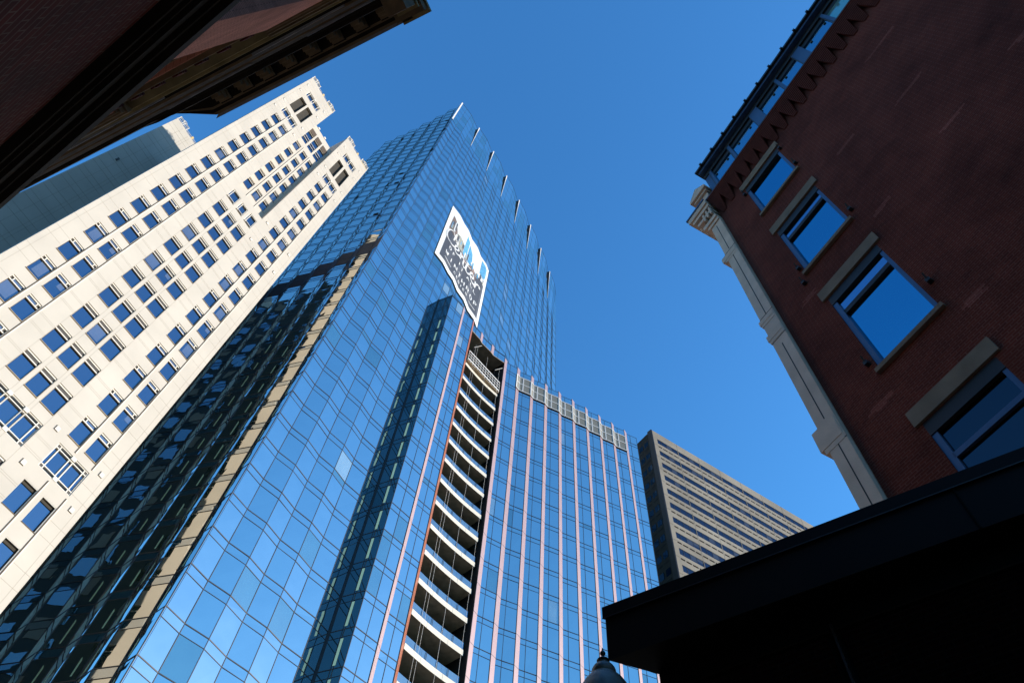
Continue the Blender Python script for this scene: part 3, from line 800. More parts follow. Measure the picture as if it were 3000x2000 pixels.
M['bbrown'] = plain('banner_brown_print', (0.20, 0.14, 0.11), 0.6, noise=0.6, scale=1.2)
M['bgreen'] = plain('banner_grey_green_print', (0.36, 0.36, 0.30), 0.6, noise=0.4, scale=1.5)
M['bblue'] = plain('banner_blue_print', (0.10, 0.36, 0.62), 0.6, noise=0.35, scale=1.5)
k = MB(); bpoly(k, [(0, 121.0), (15.9, 121.0), (15.9, 147.6), (0, 147.6)], .16, 'bwhite'); k.build('sheet', ban)
k = MB(); bpoly(k, [(1.0, 122.6), (15.0, 122.6), (15.0, 137.5), (13.0, 137.6), (11.4, 136.6), (9.8, 135.6), (7.6, 135.2), (4.2, 135.8), (2.6, 137.0), (1.2, 139.0)], .18, 'bdark')
k.build('dark_ground', ban)
k = MB()
bpoly(k, [(1.0, 136.5), (3.6, 135.5), (3.4, 139.5), (2.4, 142.5), (1.2, 144.0)], .20, 'bbrown')
bpoly(k, [(3.6, 135.0), (6.2, 134.6), (6.3, 139.0), (4.6, 140.2), (3.6, 139.4)], .20, 'bgreen')
bpoly(k, [(6.3, 134.6), (7.8, 135.0), (7.9, 144.6), (6.6, 145.2)], .20, 'bblue'); bpoly(k, [(8.1, 135.2), (10.0, 136.2), (9.4, 141.4), (8.2, 143.8)], .20, 'bblue')
bpoly(k, [(6.2, 133.6), (9.4, 134.0), (12.0, 133.6), (12.2, 136.8), (10.4, 137.0), (9.2, 135.4), (6.2, 135.2)], .21, 'bbrown')
bpoly(k, [(13.0, 140.0), (15.0, 139.0), (15.0, 145.8), (13.0, 146.4)], .20, 'bblue')
for j in range(46):
    x = rnd.uniform(1.2, 14.6); base = 135.2 if 3 < x < 12.5 else 137.0; hh = rnd.uniform(.4, 3.2) * (1.6 if x < 3.5 else 1); ww = rnd.uniform(.12, .5)
    z_ = base + rnd.uniform(-.6, 1.6); bpoly(k, [(x, z_), (x + ww, z_ + rnd.uniform(-.1, .1)), (x + ww, z_ + hh), (x, z_ + hh * .9)], .215 + j * .0006, rnd.choice(('bbrown', 'bgreen', 'bdark', 'bblue', 'bwhite')))
k.build('city_picture', ban)
def stroke(mb, pts, w, off=.24, mt='bwhite', closed=False):
    ws = w if isinstance(w, list) else [w] * len(pts)
    for (p, q, wa, wb) in zip(pts, pts[1:], ws, ws[1:]):
        dx, dy = q[0] - p[0], q[1] - p[1]; l = math.hypot(dx, dy) or 1; nx, ny = -dy / l, dx / l
        bpoly(mb, [(p[0] - nx * wa / 2, p[1] - ny * wa / 2), (q[0] - nx * wb / 2, q[1] - ny * wb / 2), (q[0] + nx * wb / 2, q[1] + ny * wb / 2), (p[0] + nx * wa / 2, p[1] + ny * wa / 2)], off, mt)
def curve(ctrl, n=7):
    """Catmull-Rom through control points"""
    out = []
    c = [ctrl[0]] + ctrl + [ctrl[-1]]
    for i in range(1, len(c) - 2):
        for j in range(n):
            t = j / n; a, b, d_, e = c[i - 1], c[i], c[i + 1], c[i + 2]
            out.append(tuple(.5 * (2 * b[q] + (d_[q] - a[q]) * t + (2 * a[q] - 5 * b[q] + 4 * d_[q] - e[q]) * t * t + (3 * b[q] - a[q] - 3 * d_[q] + e[q]) * t ** 3) for q in (0, 1)))
    return out + [ctrl[-1]]
k = MB()
X = lambda x, y: (x, y + 131.4)
stroke(k, curve([X(3.0, 2.6), X(3.1, 4.6), X(2.2, 5.5), X(1.3, 4.4), X(1.0, 2.2), X(1.5, .5), X(2.7, 0), X(3.8, .9)]), .34)          # C
stroke(k, curve([X(3.8, .9), X(4.7, 1.4), X(5.2, 2.3), X(4.7, 3.0), X(4.1, 2.3), X(4.0, .9), X(4.6, .1), X(5.4, .3), X(5.9, 1.1)]), .42)  # e
stroke(k, curve([X(5.9, 2.7), X(6.05, 1.4), X(5.95, .15)]), .5); stroke(k, curve([X(6.0, 1.4), X(6.9, 2.7), X(7.4, 2.3), X(7.3, .9), X(7.7, .2), X(8.3, .7)]), .45)  # n
stroke(k, curve([X(8.9, 4.4), X(8.6, 2.4), X(8.6, .7), X(9.2, .1), X(9.9, .8)]), .5); stroke(k, [X(8.0, 3.0), X(9.9, 3.2)], .34)     # t
stroke(k, curve([X(9.9, .9), X(10.9, 1.5), X(11.4, 2.4), X(10.8, 3.1), X(10.2, 2.3), X(10.1, .9), X(10.8, .1), X(11.7, .4), X(12.3, 1.2)]), .42)  # e
stroke(k, curve([X(12.3, 2.9), X(12.5, 1.6), X(12.4, .2)]), .5); stroke(k, curve([X(12.5, 1.7), X(13.2, 2.9), X(13.9, 2.7), X(13.7, 2.1)]), .5)  # r
k.build('script_word', ban)
FONT = {'W': [[(0, 1), (.25, 0), (.5, .8), (.75, 0), (1, 1)]], 'I': [[(.5, 0), (.5, 1)]], 'N': [[(0, 0), (0, 1), (1, 0), (1, 1)]], 'T': [[(0, 1), (1, 1)], [(.5, 1), (.5, 0)]],
        'H': [[(0, 0), (0, 1)], [(1, 0), (1, 1)], [(0, .5), (1, .5)]], 'R': [[(0, 0), (0, 1), (.8, 1), (1, .75), (.8, .5), (0, .5)], [(.5, .5), (1, 0)]],
        'O': [[(.3, 0), (0, .3), (0, .7), (.3, 1), (.7, 1), (1, .7), (1, .3), (.7, 0), (.3, 0)]], 'P': [[(0, 0), (0, 1), (.8, 1), (1, .75), (.8, .5), (0, .5)]],
        'F': [[(0, 0), (0, 1), (1, 1)], [(0, .5), (.8, .5)]], 'A': [[(0, 0), (.5, 1), (1, 0)], [(.2, .4), (.8, .4)]], 'L': [[(0, 1), (0, 0), (1, 0)]], 'C': [[(1, .8), (.7, 1), (.3, 1), (0, .7), (0, .3), (.3, 0), (.7, 0), (1, .2)]],
        'E': [[(1, 1), (0, 1), (0, 0), (1, 0)], [(0, .5), (.8, .5)]]}
def word(mb, txt, x, z, wch, hch, pitch, wt):
    for c in txt:
        for s_ in FONT.get(c, []): stroke(mb, [(x + px * wch, z + pz * hch) for px, pz in s_], wt)
        x += pitch
k = MB(); word(k, 'OF', 2.6, 128.9, .6, 1.15, 1.4, .2); word(k, 'IT', 6.0, 129.0, .6, 1.15, 1.3, .2); word(k, 'ALL', 9.4, 129.4, .7, 1.15, 1.5, .2)
k.build('capital_line', ban)
k = MB(); word(k, 'WINTHROP', 2.1, 125.5, .8, 1.45, 1.58, .24); k.build('name_line', ban)
k = MB(); word(k, 'CENTER', 5.6, 123.6, .42, .75, .9, .16); k.build('small_line', ban)
for x0, x1 in ((2.2, 4.6), (11.6, 13.9)):
    k = MB(); stroke(k, [(x0, 124.0), (x1, 124.0)], .22); k.build('dash', ban)

# ------------------------------------------------------------------ grey office slab
gy = thing('grey_office_slab', 'weathered grey precast office slab with ribbon windows and dark slots behind the glass podium', 'building', (32.9, 91.8), 27.5)
k = MB()
GW = 62
GBX = lambda b: (1.26, 5.70) if b == 0 else (7.13 + 6.25 * (b - 1), 6.07)
hl = []
for r in range(29):
    z = 125.1 - 4 * r
    if z < 0: break
    for b in range(10):
        x0, ww = GBX(b); hl.append((x0, x0 + ww, z - .02, z + 1.5))
        pw = 1.52
        for q in range(4):
            xe = x0 + ww - pw * q; hl.append((max(x0, xe - pw + .14), xe - .12, z - 1.25, z - .9))
hl = [(a, min(b, GW), c, d) for a, b, c, d in hl if a < GW - 1]
xs_ = []
holes_wall(k, 0, GW, CB, 129.0, hl, .10, 'greyprecast', 'greydark')
k.box(0.02, GW, .45, 1.0, CB, 128.9, 'slot')
k.face([(0, 0, 129), (GW, 0, 129), (GW, 5, 129), (0, 5, 129)], 'greyprecast'); k.box(0.0, GW, 1.0, 25, CB, 128.6, 'greydark')
k.box(0, .16, -.03, .02, CB, 129.02, 'greydark')
for b in range(10):
    x = 7.03 + 6.25 * b
    if x < GW: k.box(x - .03, x + .03, -.01, .01, CB, 129, 'greyjoint')
for r in range(31): k.box(.15, 1.1, -.01, .01, 124.2 - 4 * r, 124.27 - 4 * r, 'greyjoint')
k.build('wall', gy)
k = MB(); 
for x0, x1, mt in ((-.01, .0, 'greydark'),): pass
sd = MB()
ga = R(119 - 27.5)
def sdp(u, o): return (math.cos(ga) * u - math.sin(ga) * o * -1 * -1, math.sin(ga) * u + math.cos(ga) * o)
a0, a1, a2, a3 = (0, 0), (math.cos(ga) * 1.1, math.sin(ga) * 1.1), (math.cos(ga) * 25, math.sin(ga) * 25), (3, 25)
sd.prism([(-.15, .02), (0, 0), (.3, .1), (.3, 1.0), (a1[0] + .02, a1[1]), (a1[0] - .25, a1[1])], CB, 129.05, 'greydark')
sd.prism([a1, (a1[0] + .5, a1[1]), (a2[0] + .5, a2[1]), a2], CB, 128.95, 'sootconcrete')
for r in range(29):
    z = 124 - 4 * r
    for u in (1.7, 3.4, 5.2, 7.0, 8.8, 10.6):
        p = (math.cos(ga) * u - .02, math.sin(ga) * u); sd.box(p[0] - .02, p[0] + .1, p[1], p[1] + 1.3, z, z + .25, 'slot')
        sd.box(p[0] - .01, p[0] + .1, p[1] - .1, p[1] + 1.45, z + 1.1, z + 2.6, 'shop')
sd.build('end_wall', gy)
def ribbon(ww, bl):
    r_ = MB(); r_.box(0, ww, .06, .09, -EYE - .02, -EYE + 1.5, 'gwin')
    if bl: r_.box(ww - 3.0, ww - 1.6, .055, .06, -EYE + .3, -EYE + 1.5, 'gblind'); 
    if bl > 1: r_.box(ww - 1.45, ww - .05, .055, .06, -EYE + .7, -EYE + 1.5, 'gblind')
    for q in range(4): r_.box(ww - 1.52 * q - .07, ww - 1.52 * q, .02, .06, -EYE, -EYE + 1.5, 'greydark')
    r_.box(0, .06, .02, .06, -EYE, -EYE + 1.5, 'greydark')
    return r_
rib = {}
cnt = 0; stuff = MB()
for r in range(29):
    z = 125.1 - 4 * r
    if z < 0: break
    for b in range(10):
        x0, ww = GBX(b)
        if x0 > GW - 6: continue
        if r < 12 and b < 9 and cnt < 98 and b < 10 - r * .6:
            cnt += 1; key = (b == 0, rnd.choice((0, 0, 1, 2)))
            if key not in rib: rib[key] = ribbon(ww, key[1]).build('ribbon_window', gy, (x0, 0, z + EYE))
            else: clone(rib[key], gy, (x0, 0, z + EYE))
        else: stuff.box(x0, x0 + ww, .06, .09, z, z + 1.5, 'gwin')
o = stuff.build('hidden_windows', gy); o['kind'] = 'stuff'

# ------------------------------------------------------------------ red brick building on the right
AZB = 113.15 - 180
rb = thing('red_brick_building', 'dark red brick building at right with stone lintels, zigzag brick cornice and glazed rooftop storey', 'building', (9.1948, 3.9314), AZB)
k = MB()
W_ = [(-3.55, -1.82, 23.02, 25.6), (-3.55, -1.82, 18.3, 21.3), (-3.53, -1.82, 13.22, 16.56), (-3.52, -1.80, 8.0, 11.22)]
holes_wall(k, -4.84, 34, CB, 27.0, W_, .3, 'brickR', 'brickR')
k.face([(-4.84, 0, CB), (-4.84, 0, 27), (-4.84, 22, 27), (-4.84, 22, CB)], 'brickR')
k.face([(-5.37, .5, 27), (34, .5, 27), (34, 22, 27), (-5.37, 22, 27)], 'roofing'); k.face([(34, 0, CB), (34, 22, CB), (34, 22, 27), (34, 0, 27)], 'brickR')
k.face([(-5.3, 22, CB), (-5.3, 22, 27), (34, 22, 27), (34, 22, CB)], 'brickR')
k.build('wall', rb)
# lighter mended strips of brick and small fixings
M['brickP'] = brick('mended_brick', (0.24, 0.060, 0.042), (0.20, 0.046, 0.034), (0.32, 0.13, 0.10))
for x, z, l_, n_ in ((1.6, 23.8, 1.3, 2), (.9, 20.4, 1.1, 2), (-.9, 21.3, .9, 2), (4.6, 20.6, 1.5, 3), (3.0, 17.6, 1.6, 3), (.8, 17.6, .9, 2), (5.6, 18.8, 1.2, 2), (-4.2, 17.2, .6, 3), (-1.5, 17.4, .7, 3), (-4.3, 12.3, .7, 3), (-1.6, 12.6, .6, 3), (7.0, 22.6, 1.2, 2)):
    k = MB()
    for j in range(n_):
        e0, e1 = rnd.choice((0, .21, .1)), rnd.choice((0, .21, .1)); k.face([(x + e0, -.004, z + j * .0677), (x + l_ - e1, -.004, z + j * .0677), (x + l_ - e1, -.004, z + (j + 1) * .0677), (x + e0, -.004, z + (j + 1) * .0677)], 'brickP')
    k.build('brick_patch', rb)
for x, z in ((-1.72, 25.24), (-1.72, 23.39), (-3.63, 25.25), (-3.64, 18.68), (-3.66, 13.61), (-1.6, 14.03), (-1.62, 18.6), (-3.75, 17.94)):
    k = MB(); k.box(x - .05, x + .05, -.12, .0, z - .09, z + .03, 'darkframe'); k.tube((x, -.12, z + .02), (x + .03, -.2, z + .12), .02, 'darkframe'); k.build('shutter_hook', rb)
for i, (a, b, c, d) in enumerate(W_):
    g1 = MB(); g1.box(a + .08, b - .08, .12, .15, c, d, 'darkglass' if i == 3 else 'wglass'); wo = g1.build('window', rb)
    if i == 3: wo['label'] = 'lowest window with dark dull panes'
    f = MB()
    f.box(a, a + .13, .02, .16, c, d, 'bluesteel'); f.box(b - .10, b, .02, .16, c, d, 'bluesteel'); f.box(a, b, .0, .155, d - .34, d, 'darkframe')
    f.box(a, b, .03, .16, c, c + .06, 'bluesteel')
    if i in (1, 2):
        zt = 15.76 if i == 2 else 20.55; f.box(a + .1, b - .1, .04, .16, zt - .16, zt, 'darkframe'); f.box(a + .1, b - .1, .08, .118, zt, zt + .35, 'wglass2')
    if i == 3: f.box(a + .1, b - .1, .02, .16, 10.14, 10.26, 'bluesteel'); f.box(a + .13, b - .1, .09, .118, c, d - .3, 'shop')
    f.build('frame', wo)
    l = MB(); l.box(a - .13, b + .15, -.06, .1, d + .02, d + .44, 'lintel'); l.build('lintel', wo)
    s = MB(); s.box(a - .07, b + .08, -.10, .12, c - .13, c, 'lintel'); s.build('sill', wo)
# corbelled zigzag cornice in brick ribs
M['rib'] = plain('moulded_brick_rib', (0.17, 0.05, 0.036), 0.8, noise=.2, scale=3, spec=0.1)
nun = 60
for j in range(nun):
    xc = -4.58 + .50 * j
    k = MB()
    for i in range(11):
        z = 26.02 + i * .098; t = min(1, i / 9.0); wl_ = .10 + .15 * t; pro = .05 + .024 * i
        k.box(xc - wl_, xc + wl_, -pro, .0, z, z + .055, 'rib'); k.box(xc - wl_, xc + wl_, -pro + .045, 0, z + .055, z + .098, 'darkframe')
    k.build('corbel', rb)
k = MB()
for i in range(3): k.box(-4.84, 30, -.31 - .03 * i, .0, 27.10 + i * .1, 27.16 + i * .1, 'rib'); k.box(-4.84, 30, -.27 - .03 * i, .0, 27.16 + i * .1, 27.2 + i * .1, 'darkframe')
k.box(-4.9, 30, -.36, .2, 27.40, 27.46, 'darkframe'); k.build('cornice', rb)
# rooftop storey
rt_ = MB(); rt_.box(-4.6, 30, -.05, 12, 27.46, 27.62, 'bluesteel'); rt_.box(-4.6, 30, .02, 12, 27.62, 30.0, 'darkframe')
rt_.box(-4.6, 30, -.08, .1, 27.62, 28.02, 'bluesteel')
rt_.box(-4.6, 30, -.12, 12, 29.78, 30.1, 'darkframe'); rt_.box(-4.62, 30, -.32, 12, 30.1, 30.3, 'bluesteel'); rt_.box(-4.7, 30, -.42, 12, 30.3, 30.45, 'darkframe')
rt_.box(-4.6, -4.22, -.08, .1, 28.02, 29.78, 'bluesteel')
for i in range(45): rt_.box(-4.3 + i * .75, -4.2 + i * .75, -.5, -.38, 30.3, 30.42, 'edge')
rs = rt_.build('rooftop_storey', rb)
mx_ = [-4.22, -3.02, -1.42, -.05, 1.15, 2.60, 4.05, 5.5, 7.0, 8.5]
for i, (a, b) in enumerate(zip(mx_, mx_[1:])):
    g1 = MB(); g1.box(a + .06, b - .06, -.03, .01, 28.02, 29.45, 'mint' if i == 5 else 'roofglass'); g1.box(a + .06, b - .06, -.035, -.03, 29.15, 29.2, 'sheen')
    g1.box(a, b, -.04, .0, 29.45, 29.78, 'darkframe'); g1.build('rooftop_window', rs)
for i, x in enumerate(mx_):
    f = MB(); w2 = .22 if i in (2, 4) else .06; f.box(x - w2, x + w2, -.12, .02, 28.02, 29.78, 'bluesteel'); f.box(x - w2 - .03, x - w2, -.13, 0, 28.02, 29.7, 'edge'); f.build('mullion', rs)
# stone corner pilaster
pl = MB(); pl.box(-5.37, -4.86, -.14, 1.2, CB, 25.9, 'stone')
pl.box(-5.12, -5.09, -.143, -.1, 8, 12.6, 'darkframe'); pl.box(-5.12, -5.09, -.143, -.1, 13.2, 16.6, 'darkframe'); pl.box(-5.12, -5.09, -.143, -.1, 18.1, 22.9, 'darkframe'); pl.box(-5.14, -5.11, -.143, -.1, 23.2, 25.4, 'darkframe')
for z0, z1, p in ((12.45, 13.1, .18), (17.1, 17.35, .07), (18.0, 18.2, .07), (22.75, 23.05, .2)):
    pl.prism([(-5.37 - p, -.16), (-4.9, -.16), (-4.9, .8), (-5.37 - p, .8)], z0, z1, 'stone')
    pl.prism([(-5.37 - p * .5, -.15), (-4.9, -.15), (-4.9, .8), (-5.37 - p * .5, .8)], z0 - .15, z0, 'stone')
for z in (12.3, 16.9, 18.25, 23.1): pl.box(-5.375, -4.85, -.145, -.13, z, z + .02, 'darkframe')
pl.build('corner_pilaster', rb)
cp = MB()
for i, (p, z0, z1) in enumerate(((.10, 25.6, 25.8), (.22, 25.8, 26.05), (.34, 26.35, 26.55), (.46, 26.75, 27.0), (.58, 27.0, 27.35))):
    cp.box(-5.37 - p, -4.88, -.14 - p * .55, 1.2, z0, z1, 'stone')
cp.box(-5.45, -4.88, -.2, 1.2, 26.05, 26.35, 'brownstone'); cp.box(-5.55, -4.88, -.26, 1.2, 26.55, 26.75, 'brownstone')
for i in range(3): cp.box(-5.35 - .0 + i * .18, -5.27 + i * .18, -.36, -.2, 26.1, 26.7, 'stone'); 
for i in range(4): cp.box(-5.82, -5.5, -.1 + i * .3, .02 + i * .3, 26.4, 26.75, 'stone')
cp.box(-6.0, -4.9, -.5, 1.2, 27.35, 27.45, 'bluesteel'); cp.build('pilaster_cornice', rb)
fn = MB(); fn.box(-5.35, -4.75, -.2, .55, 27.45, 28.35, 'stone'); fn.box(-5.45, -4.68, -.3, .62, 28.35, 28.5, 'stone'); fn.box(-5.55, -4.6, -.4, .7, 28.5, 28.68, 'stone')
fn.box(-5.42, -4.7, -.28, .6, 27.6, 27.72, 'bluesteel')
i = len(fn.v)
for x, y, z in ((-5.55, -.4, 28.68), (-4.6, -.4, 28.68), (-4.6, .7, 28.68), (-5.55, .7, 28.68), (-5.07, -.4, 29.2), (-5.07, .7, 29.2)): fn.v.append((x, y, z + EYE))
for f_ in ((0, 1, 4), (2, 3, 5), (1, 2, 5, 4), (3, 0, 4, 5)): fn.f.append(tuple(i + q for q in f_)); fn.m.append(fn.mi('stone'))
fn.build('finial_block', rb)

# ------------------------------------------------------------------ black canopy building, lower right
cb = thing('black_canopy_building', 'low black building whose flat sharp canopy juts out beside the lamp', 'building', (1.526, 5.183), -41)
ca, sa = math.cos(R(41)), math.sin(R(41))
def cl(x, y):   # world -> local
    dx, dy = x - 1.526, y - 5.183; return (dx * ca - dy * sa, dx * sa + dy * ca)
de = (math.cos(R(-38.5)), math.sin(R(-38.5)))
c0 = (1.06, 5.09); c1 = (c0[0] + de[0] * 16, c0[1] + de[1] * 16); rear = (c0[0] + 6 * math.cos(R(13)), c0[1] + 6 * math.sin(R(13)))
rear2 = (c1[0] + 6 * math.cos(R(40)), c1[1] + 6 * math.sin(R(40)))
cn = MB()
cn.prism([cl(*c0), cl(*c1), cl(*rear2), cl(*rear)], 4.25, 4.374, 'canopy')
i0 = (1.088, 5.088); i1 = (i0[0] + de[0] * 16, i0[1] + de[1] * 16)
cn.prism([cl(*i0), cl(*i1), cl(*rear2), cl(i0[0] + 6 * math.cos(R(13)), i0[1] + 6 * math.sin(R(13)))], 3.842, 4.25, 'canopy')
for s in (2.95, 5.9, 8.8, 11.8): 
    p = cl(i0[0] + de[0] * s, i0[1] + de[1] * s); cn.box(p[0] - .006, p[0] + .006, p[1] - .012, p[1], 3.84, 4.25, 'canopy2')
cn.build('canopy', cb)
e_ = MB(); a = cl(*c0); b = cl(*c1); e_.bar(a, b, 0, .006, 4.246, 4.256, 'edge'); e_.build('drip_edge', cb)
wl2 = MB(); wl2.box(0, 15, 0, 4, CB, 3.842, 'canopy2'); wl2.build('wall', cb)
for i in range(8):
    x0 = .12 + i * 1.38 if i else .12
    g1 = MB(); g1.box(.10 + 1.4 * i, .10 + 1.4 * i + 1.28, -.02, 0.0, CB + .4, 3.62, 'shop'); wo = g1.build('shop_window', cb)
    f = MB(); f.box(.05 + 1.4 * i - .012, .05 + 1.4 * i + .004, -.04, 0, CB + .3, 3.7, 'edge'); f.box(.05 + 1.4 * i, 1.45 + 1.4 * i, -.035, 0, 3.64, 3.655, 'canopy'); f.build('frame', wo)

# ------------------------------------------------------------------ street lamp
lp = thing('street_lamp', 'old street lamp with grimy acorn globe and black finial below the canopy corner', 'street lamp', (4.8 * math.cos(R(78.42)), 4.8 * math.sin(R(78.42))), 0)
def lathe(prof, name, mt, n=28, rib=0.0):
    k = MB(); mi = k.mi(mt)
    for r, z in prof:
        for j in range(n):
            t = 2 * math.pi * j / n; rr = r * (1 + (rib if j % 2 else 0)); k.v.append((rr * math.cos(t), rr * math.sin(t), z + EYE))
    for i in range(len(prof) - 1):
        for j in range(n):
            k.f.append((i * n + j, i * n + (j + 1) % n, (i + 1) * n + (j + 1) % n, (i + 1) * n + j)); k.m.append(mi)
    k.f.append(tuple(range(n))[::-1]); k.m.append(mi); k.f.append(tuple((len(prof) - 1) * n + j for j in range(n))); k.m.append(mi)
    return k.build(name, lp, smooth=True)
lathe([(.048, 3.532), (.05, 3.541), (.045, 3.549), (.032, 3.556), (.02, 3.567), (.012, 3.576), (.011, 3.584), (.016, 3.590), (.021, 3.600), (.0215, 3.609), (.017, 3.620), (.010, 3.628), (.006, 3.632), (.0065, 3.642), (.004, 3.652), (.001, 3.655)], 'finial', 'lampmetal')
lathe([(.12, 2.78), (.15, 2.86), (.185, 2.98), (.205, 3.10), (.205, 3.18), (.19, 3.26), (.165, 3.325), (.14, 3.365), (.115, 3.395), (.094, 3.412), (.086, 3.417), (.0855, 3.421), (.089, 3.427), (.0915, 3.44), (.090, 3.457), (.082, 3.475), (.070, 3.492), (.058, 3.503), (.047, 3.510), (.041, 3.518), (.04, 3.53)], 'globe', 'lampglass', 56, .012)
lathe([(.16, -1.6), (.17, -1.2), (.11, -1.0), (.09, -.6), (.055, 0), (.045, 2.4), (.06, 2.5), (.1, 2.6), (.13, 2.7), (.13, 2.78)], 'post', 'lampmetal')

# ------------------------------------------------------------------ Victorian brick building, upper left
vb = thing('victorian_brick_building', 'dark old brick building overhead at upper left with a deep sooty bracketed stone cornice', 'building', (0, 0), 150)
# local x runs along the street, y away from it
low = MB()
low.box(-3.5, 40, 2.2, 3.2, CB, 9.6, 'brickN')
o = low.build('lower_wall', vb); o.rotation_euler = (0, 0, R(-9.5))
bd = MB()
for z0, z1, y in ((9.57, 9.66, 2.06), (9.66, 9.72, 2.0), (9.72, 9.95, 1.93), (9.95, 10.05, 1.86), (10.05, 10.35, 1.76), (10.35, 10.45, 1.80)):
    bd.box(-3.5, 40, y, 3.2, z0, z1, 'soot')
o = bd.build('stone_band', vb); o.rotation_euler = (0, 0, R(-9.5))
# upper wall, its brick arch ribs and panels
uw = MB()
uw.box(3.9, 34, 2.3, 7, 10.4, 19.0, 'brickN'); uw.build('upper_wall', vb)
for x, w_ in ((5.0, 1.95), (11.6, 1.95), (18.2, 1.95), (24.8, 1.95)):
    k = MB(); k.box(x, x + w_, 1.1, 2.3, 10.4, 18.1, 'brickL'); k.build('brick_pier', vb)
    k = MB()
    for z0, z1, o_ in ((17.8, 17.92, .04), (17.92, 18.1, .09), (18.1, 18.3, .14)): k.box(x - o_, x + w_ + o_, 1.1 - o_, 2.3, z0, z1, 'brownstone')
    k.build('pier_capital', vb)
    k = MB(); k.box(x + w_ + .2, x + 6.4, 1.9, 2.3, 10.6, 16.6, 'soot'); k.box(x + w_ + .5, x + 6.1, 1.86, 1.9, 10.8, 16.2, 'darkglass'); k.box(x + w_ + 2.2, x + w_ + 2.35, 1.8, 1.9, 10.8, 16.2, 'brownstone'); k.build('tall_window', vb)
    k = MB()
    for j in range(5): k.box(x + w_ + .05, x + 6.55, 1.16 + .12 * (4 - j), 2.3, 16.8 + j * .12, 16.9 + j * .12, 'brickL' if j % 2 else 'brownstone')
    for j in range(7): k.box(x + w_ + .3 + j * .66, x + w_ + .55 + j * .66, 1.12, 2.3, 17.4, 17.75, 'brickN')
    k.build('brick_corbel_course', vb)
steps = [(18.3, 18.42, 1.0, 'ochre'), (18.42, 18.55, .92, 'ochre'), (18.55, 18.65, .86, 'soot'), (18.65, 18.75, .80, 'brownstone'), (18.75, 18.8, .74, 'flashing'), (18.8, 18.95, .70, 'brownstone'), (18.95, 19.0, .64, 'flashing'), (19.0, 19.12, .58, 'soot')]
en = MB()
for z0, z1, y, mt in steps: en.box(3.95, 34, y, 7, z0, z1, mt)
en.build('entablature', vb)
for x0, x1, z, y in ((10.6, 15.5, 18.5, .90), (8.2, 10.9, 18.9, .67), (5.2, 7.9, 18.6, .84), (12.0, 14.2, 18.36, .98), (4.6, 6.5, 18.9, .67), (14.8, 18.5, 18.5, .90)):
    k = MB(); k.prism([(x0, y - .02), (x1, y - .05), (x1, y + .02), (x0, y + .02)], z - .05, z + .06, 'flashing'); k.build('flashing_strip', vb)  # flashing ledges, sky light on their fronts put into pale strips
# projecting corniced bay with modillions, then the lower set back run to the left
ZC = 20.0
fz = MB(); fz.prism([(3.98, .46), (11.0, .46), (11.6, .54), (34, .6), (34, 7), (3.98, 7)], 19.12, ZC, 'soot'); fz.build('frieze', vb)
cor = MB()
cor.prism([(3.95, .20), (10.35, .20), (11.35, .50), (12.4, .62), (12.4, 7), (3.95, 7)], ZC, ZC + .06, 'soot')
cor.prism([(3.9, .14), (10.4, .14), (11.5, .52), (11.5, 7), (3.9, 7)], ZC + .06, ZC + .16, 'brownstone')
cor.prism([(3.85, .05), (10.5, .05), (11.62, .53), (11.62, 7), (3.85, 7)], ZC + .16, ZC + .38, 'soot')
cor.prism([(3.8, -.02), (10.55, -.02), (11.7, .54), (11.7, 7), (3.8, 7)], ZC + .38, ZC + .5, 'brownstone')
cor.build('cornice', vb)
gu = MB(); gu.prism([(4.2, -.10), (10.7, -.10), (10.5, .02), (4.2, .02)], ZC + .5, ZC + .62, 'flashing'); gu.build('gutter', vb)
c2 = MB()
for z0, z1, y in ((ZC - .1, ZC + .05, .60), (ZC + .05, ZC + .2, .55), (ZC + .2, ZC + .42, .50)):
    c2.prism([(11.5, y), (12.2, y), (12.9, y + .08), (16.0, y + .12), (16.4, y + .28), (34, y + .42), (34, 7), (11.5, 7)], z0, z1, 'soot')
c2.build('lower_cornice', vb)
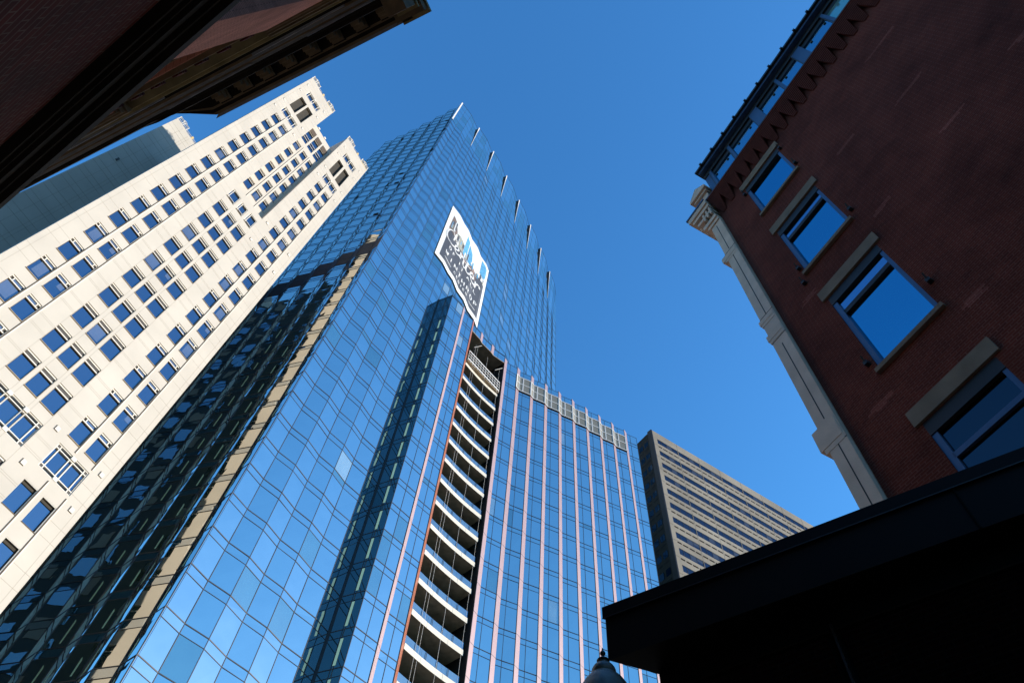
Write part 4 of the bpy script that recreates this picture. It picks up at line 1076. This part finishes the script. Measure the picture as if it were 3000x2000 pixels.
for j in range(9):
    x = 4.68 + .735 * j
    if x > 10.5: break
    k = MB()
    k.prism([(x - .17, .46), (x + .17, .46), (x + .17, .20), (x - .17, .20)], ZC - .16, ZC, 'brownstone')
    k.prism([(x - .14, .48), (x + .14, .48), (x + .14, .27), (x - .14, .27)], ZC - .36, ZC - .16, 'brownstone')
    k.prism([(x - .11, .48), (x + .11, .48), (x + .11, .36), (x - .11, .36)], ZC - .55, ZC - .36, 'brownstone')
    k.prism([(x - .19, .48), (x + .19, .48), (x + .19, .17), (x - .19, .17)], ZC - .06, ZC + .001, 'soot')
    k.build('modillion', vb)
eb = MB()
eb.prism([(3.75, -.05), (4.55, -.05), (4.55, .5), (3.75, .5)], ZC + .05, ZC + .5, 'brownstone')
eb.prism([(3.7, -.16), (4.5, -.16), (4.5, .5), (3.7, .5)], ZC + .5, ZC + .7, 'ochre')
eb.prism([(3.85, .16), (4.35, .16), (4.35, .6), (3.85, .6)], 18.6, ZC + .05, 'brownstone'); eb.prism([(3.8, .08), (4.4, .08), (4.4, .6), (3.8, .6)], ZC - .2, ZC - .05, 'ochre')
eb.build('end_bracket', vb)
k = MB(); k.prism([(3.9, .62), (34, .95), (34, 7), (3.9, 7)], ZC + .4, 24.0, 'soot'); k.build('parapet', vb)

# ------------------------------------------------------------------ far building
fb = thing('far_stone_building', 'purple grey stone block with small dark windows glimpsed far behind the shaded cream wing', 'building', (-118.5, 62.3), 62)
k = MB(); hs_ = [(-2.0 - 5.2 * i, -.4 - 5.2 * i, z, z + 2.2) for i in range(6) for z in [178.5 - 4.2 - 4.2 * r for r in range(40)]]
holes_wall(k, -40, 0, CB, 179.5, hs_, .4, 'far', 'far')
k.face([(0, 0, CB), (0, 0, 179.5), (0, 30, 179.5), (0, 30, CB)], 'far'); k.face([(-40, 0, 179.5), (0, 0, 179.5), (0, 30, 179.5), (-40, 30, 179.5)], 'far')
k.build('wall', fb)
k = MB()
for a, b, c, d in hs_: k.box(a, b, .3, .33, c, d, 'farwin')
o = k.build('windows', fb); o['kind'] = 'stuff'
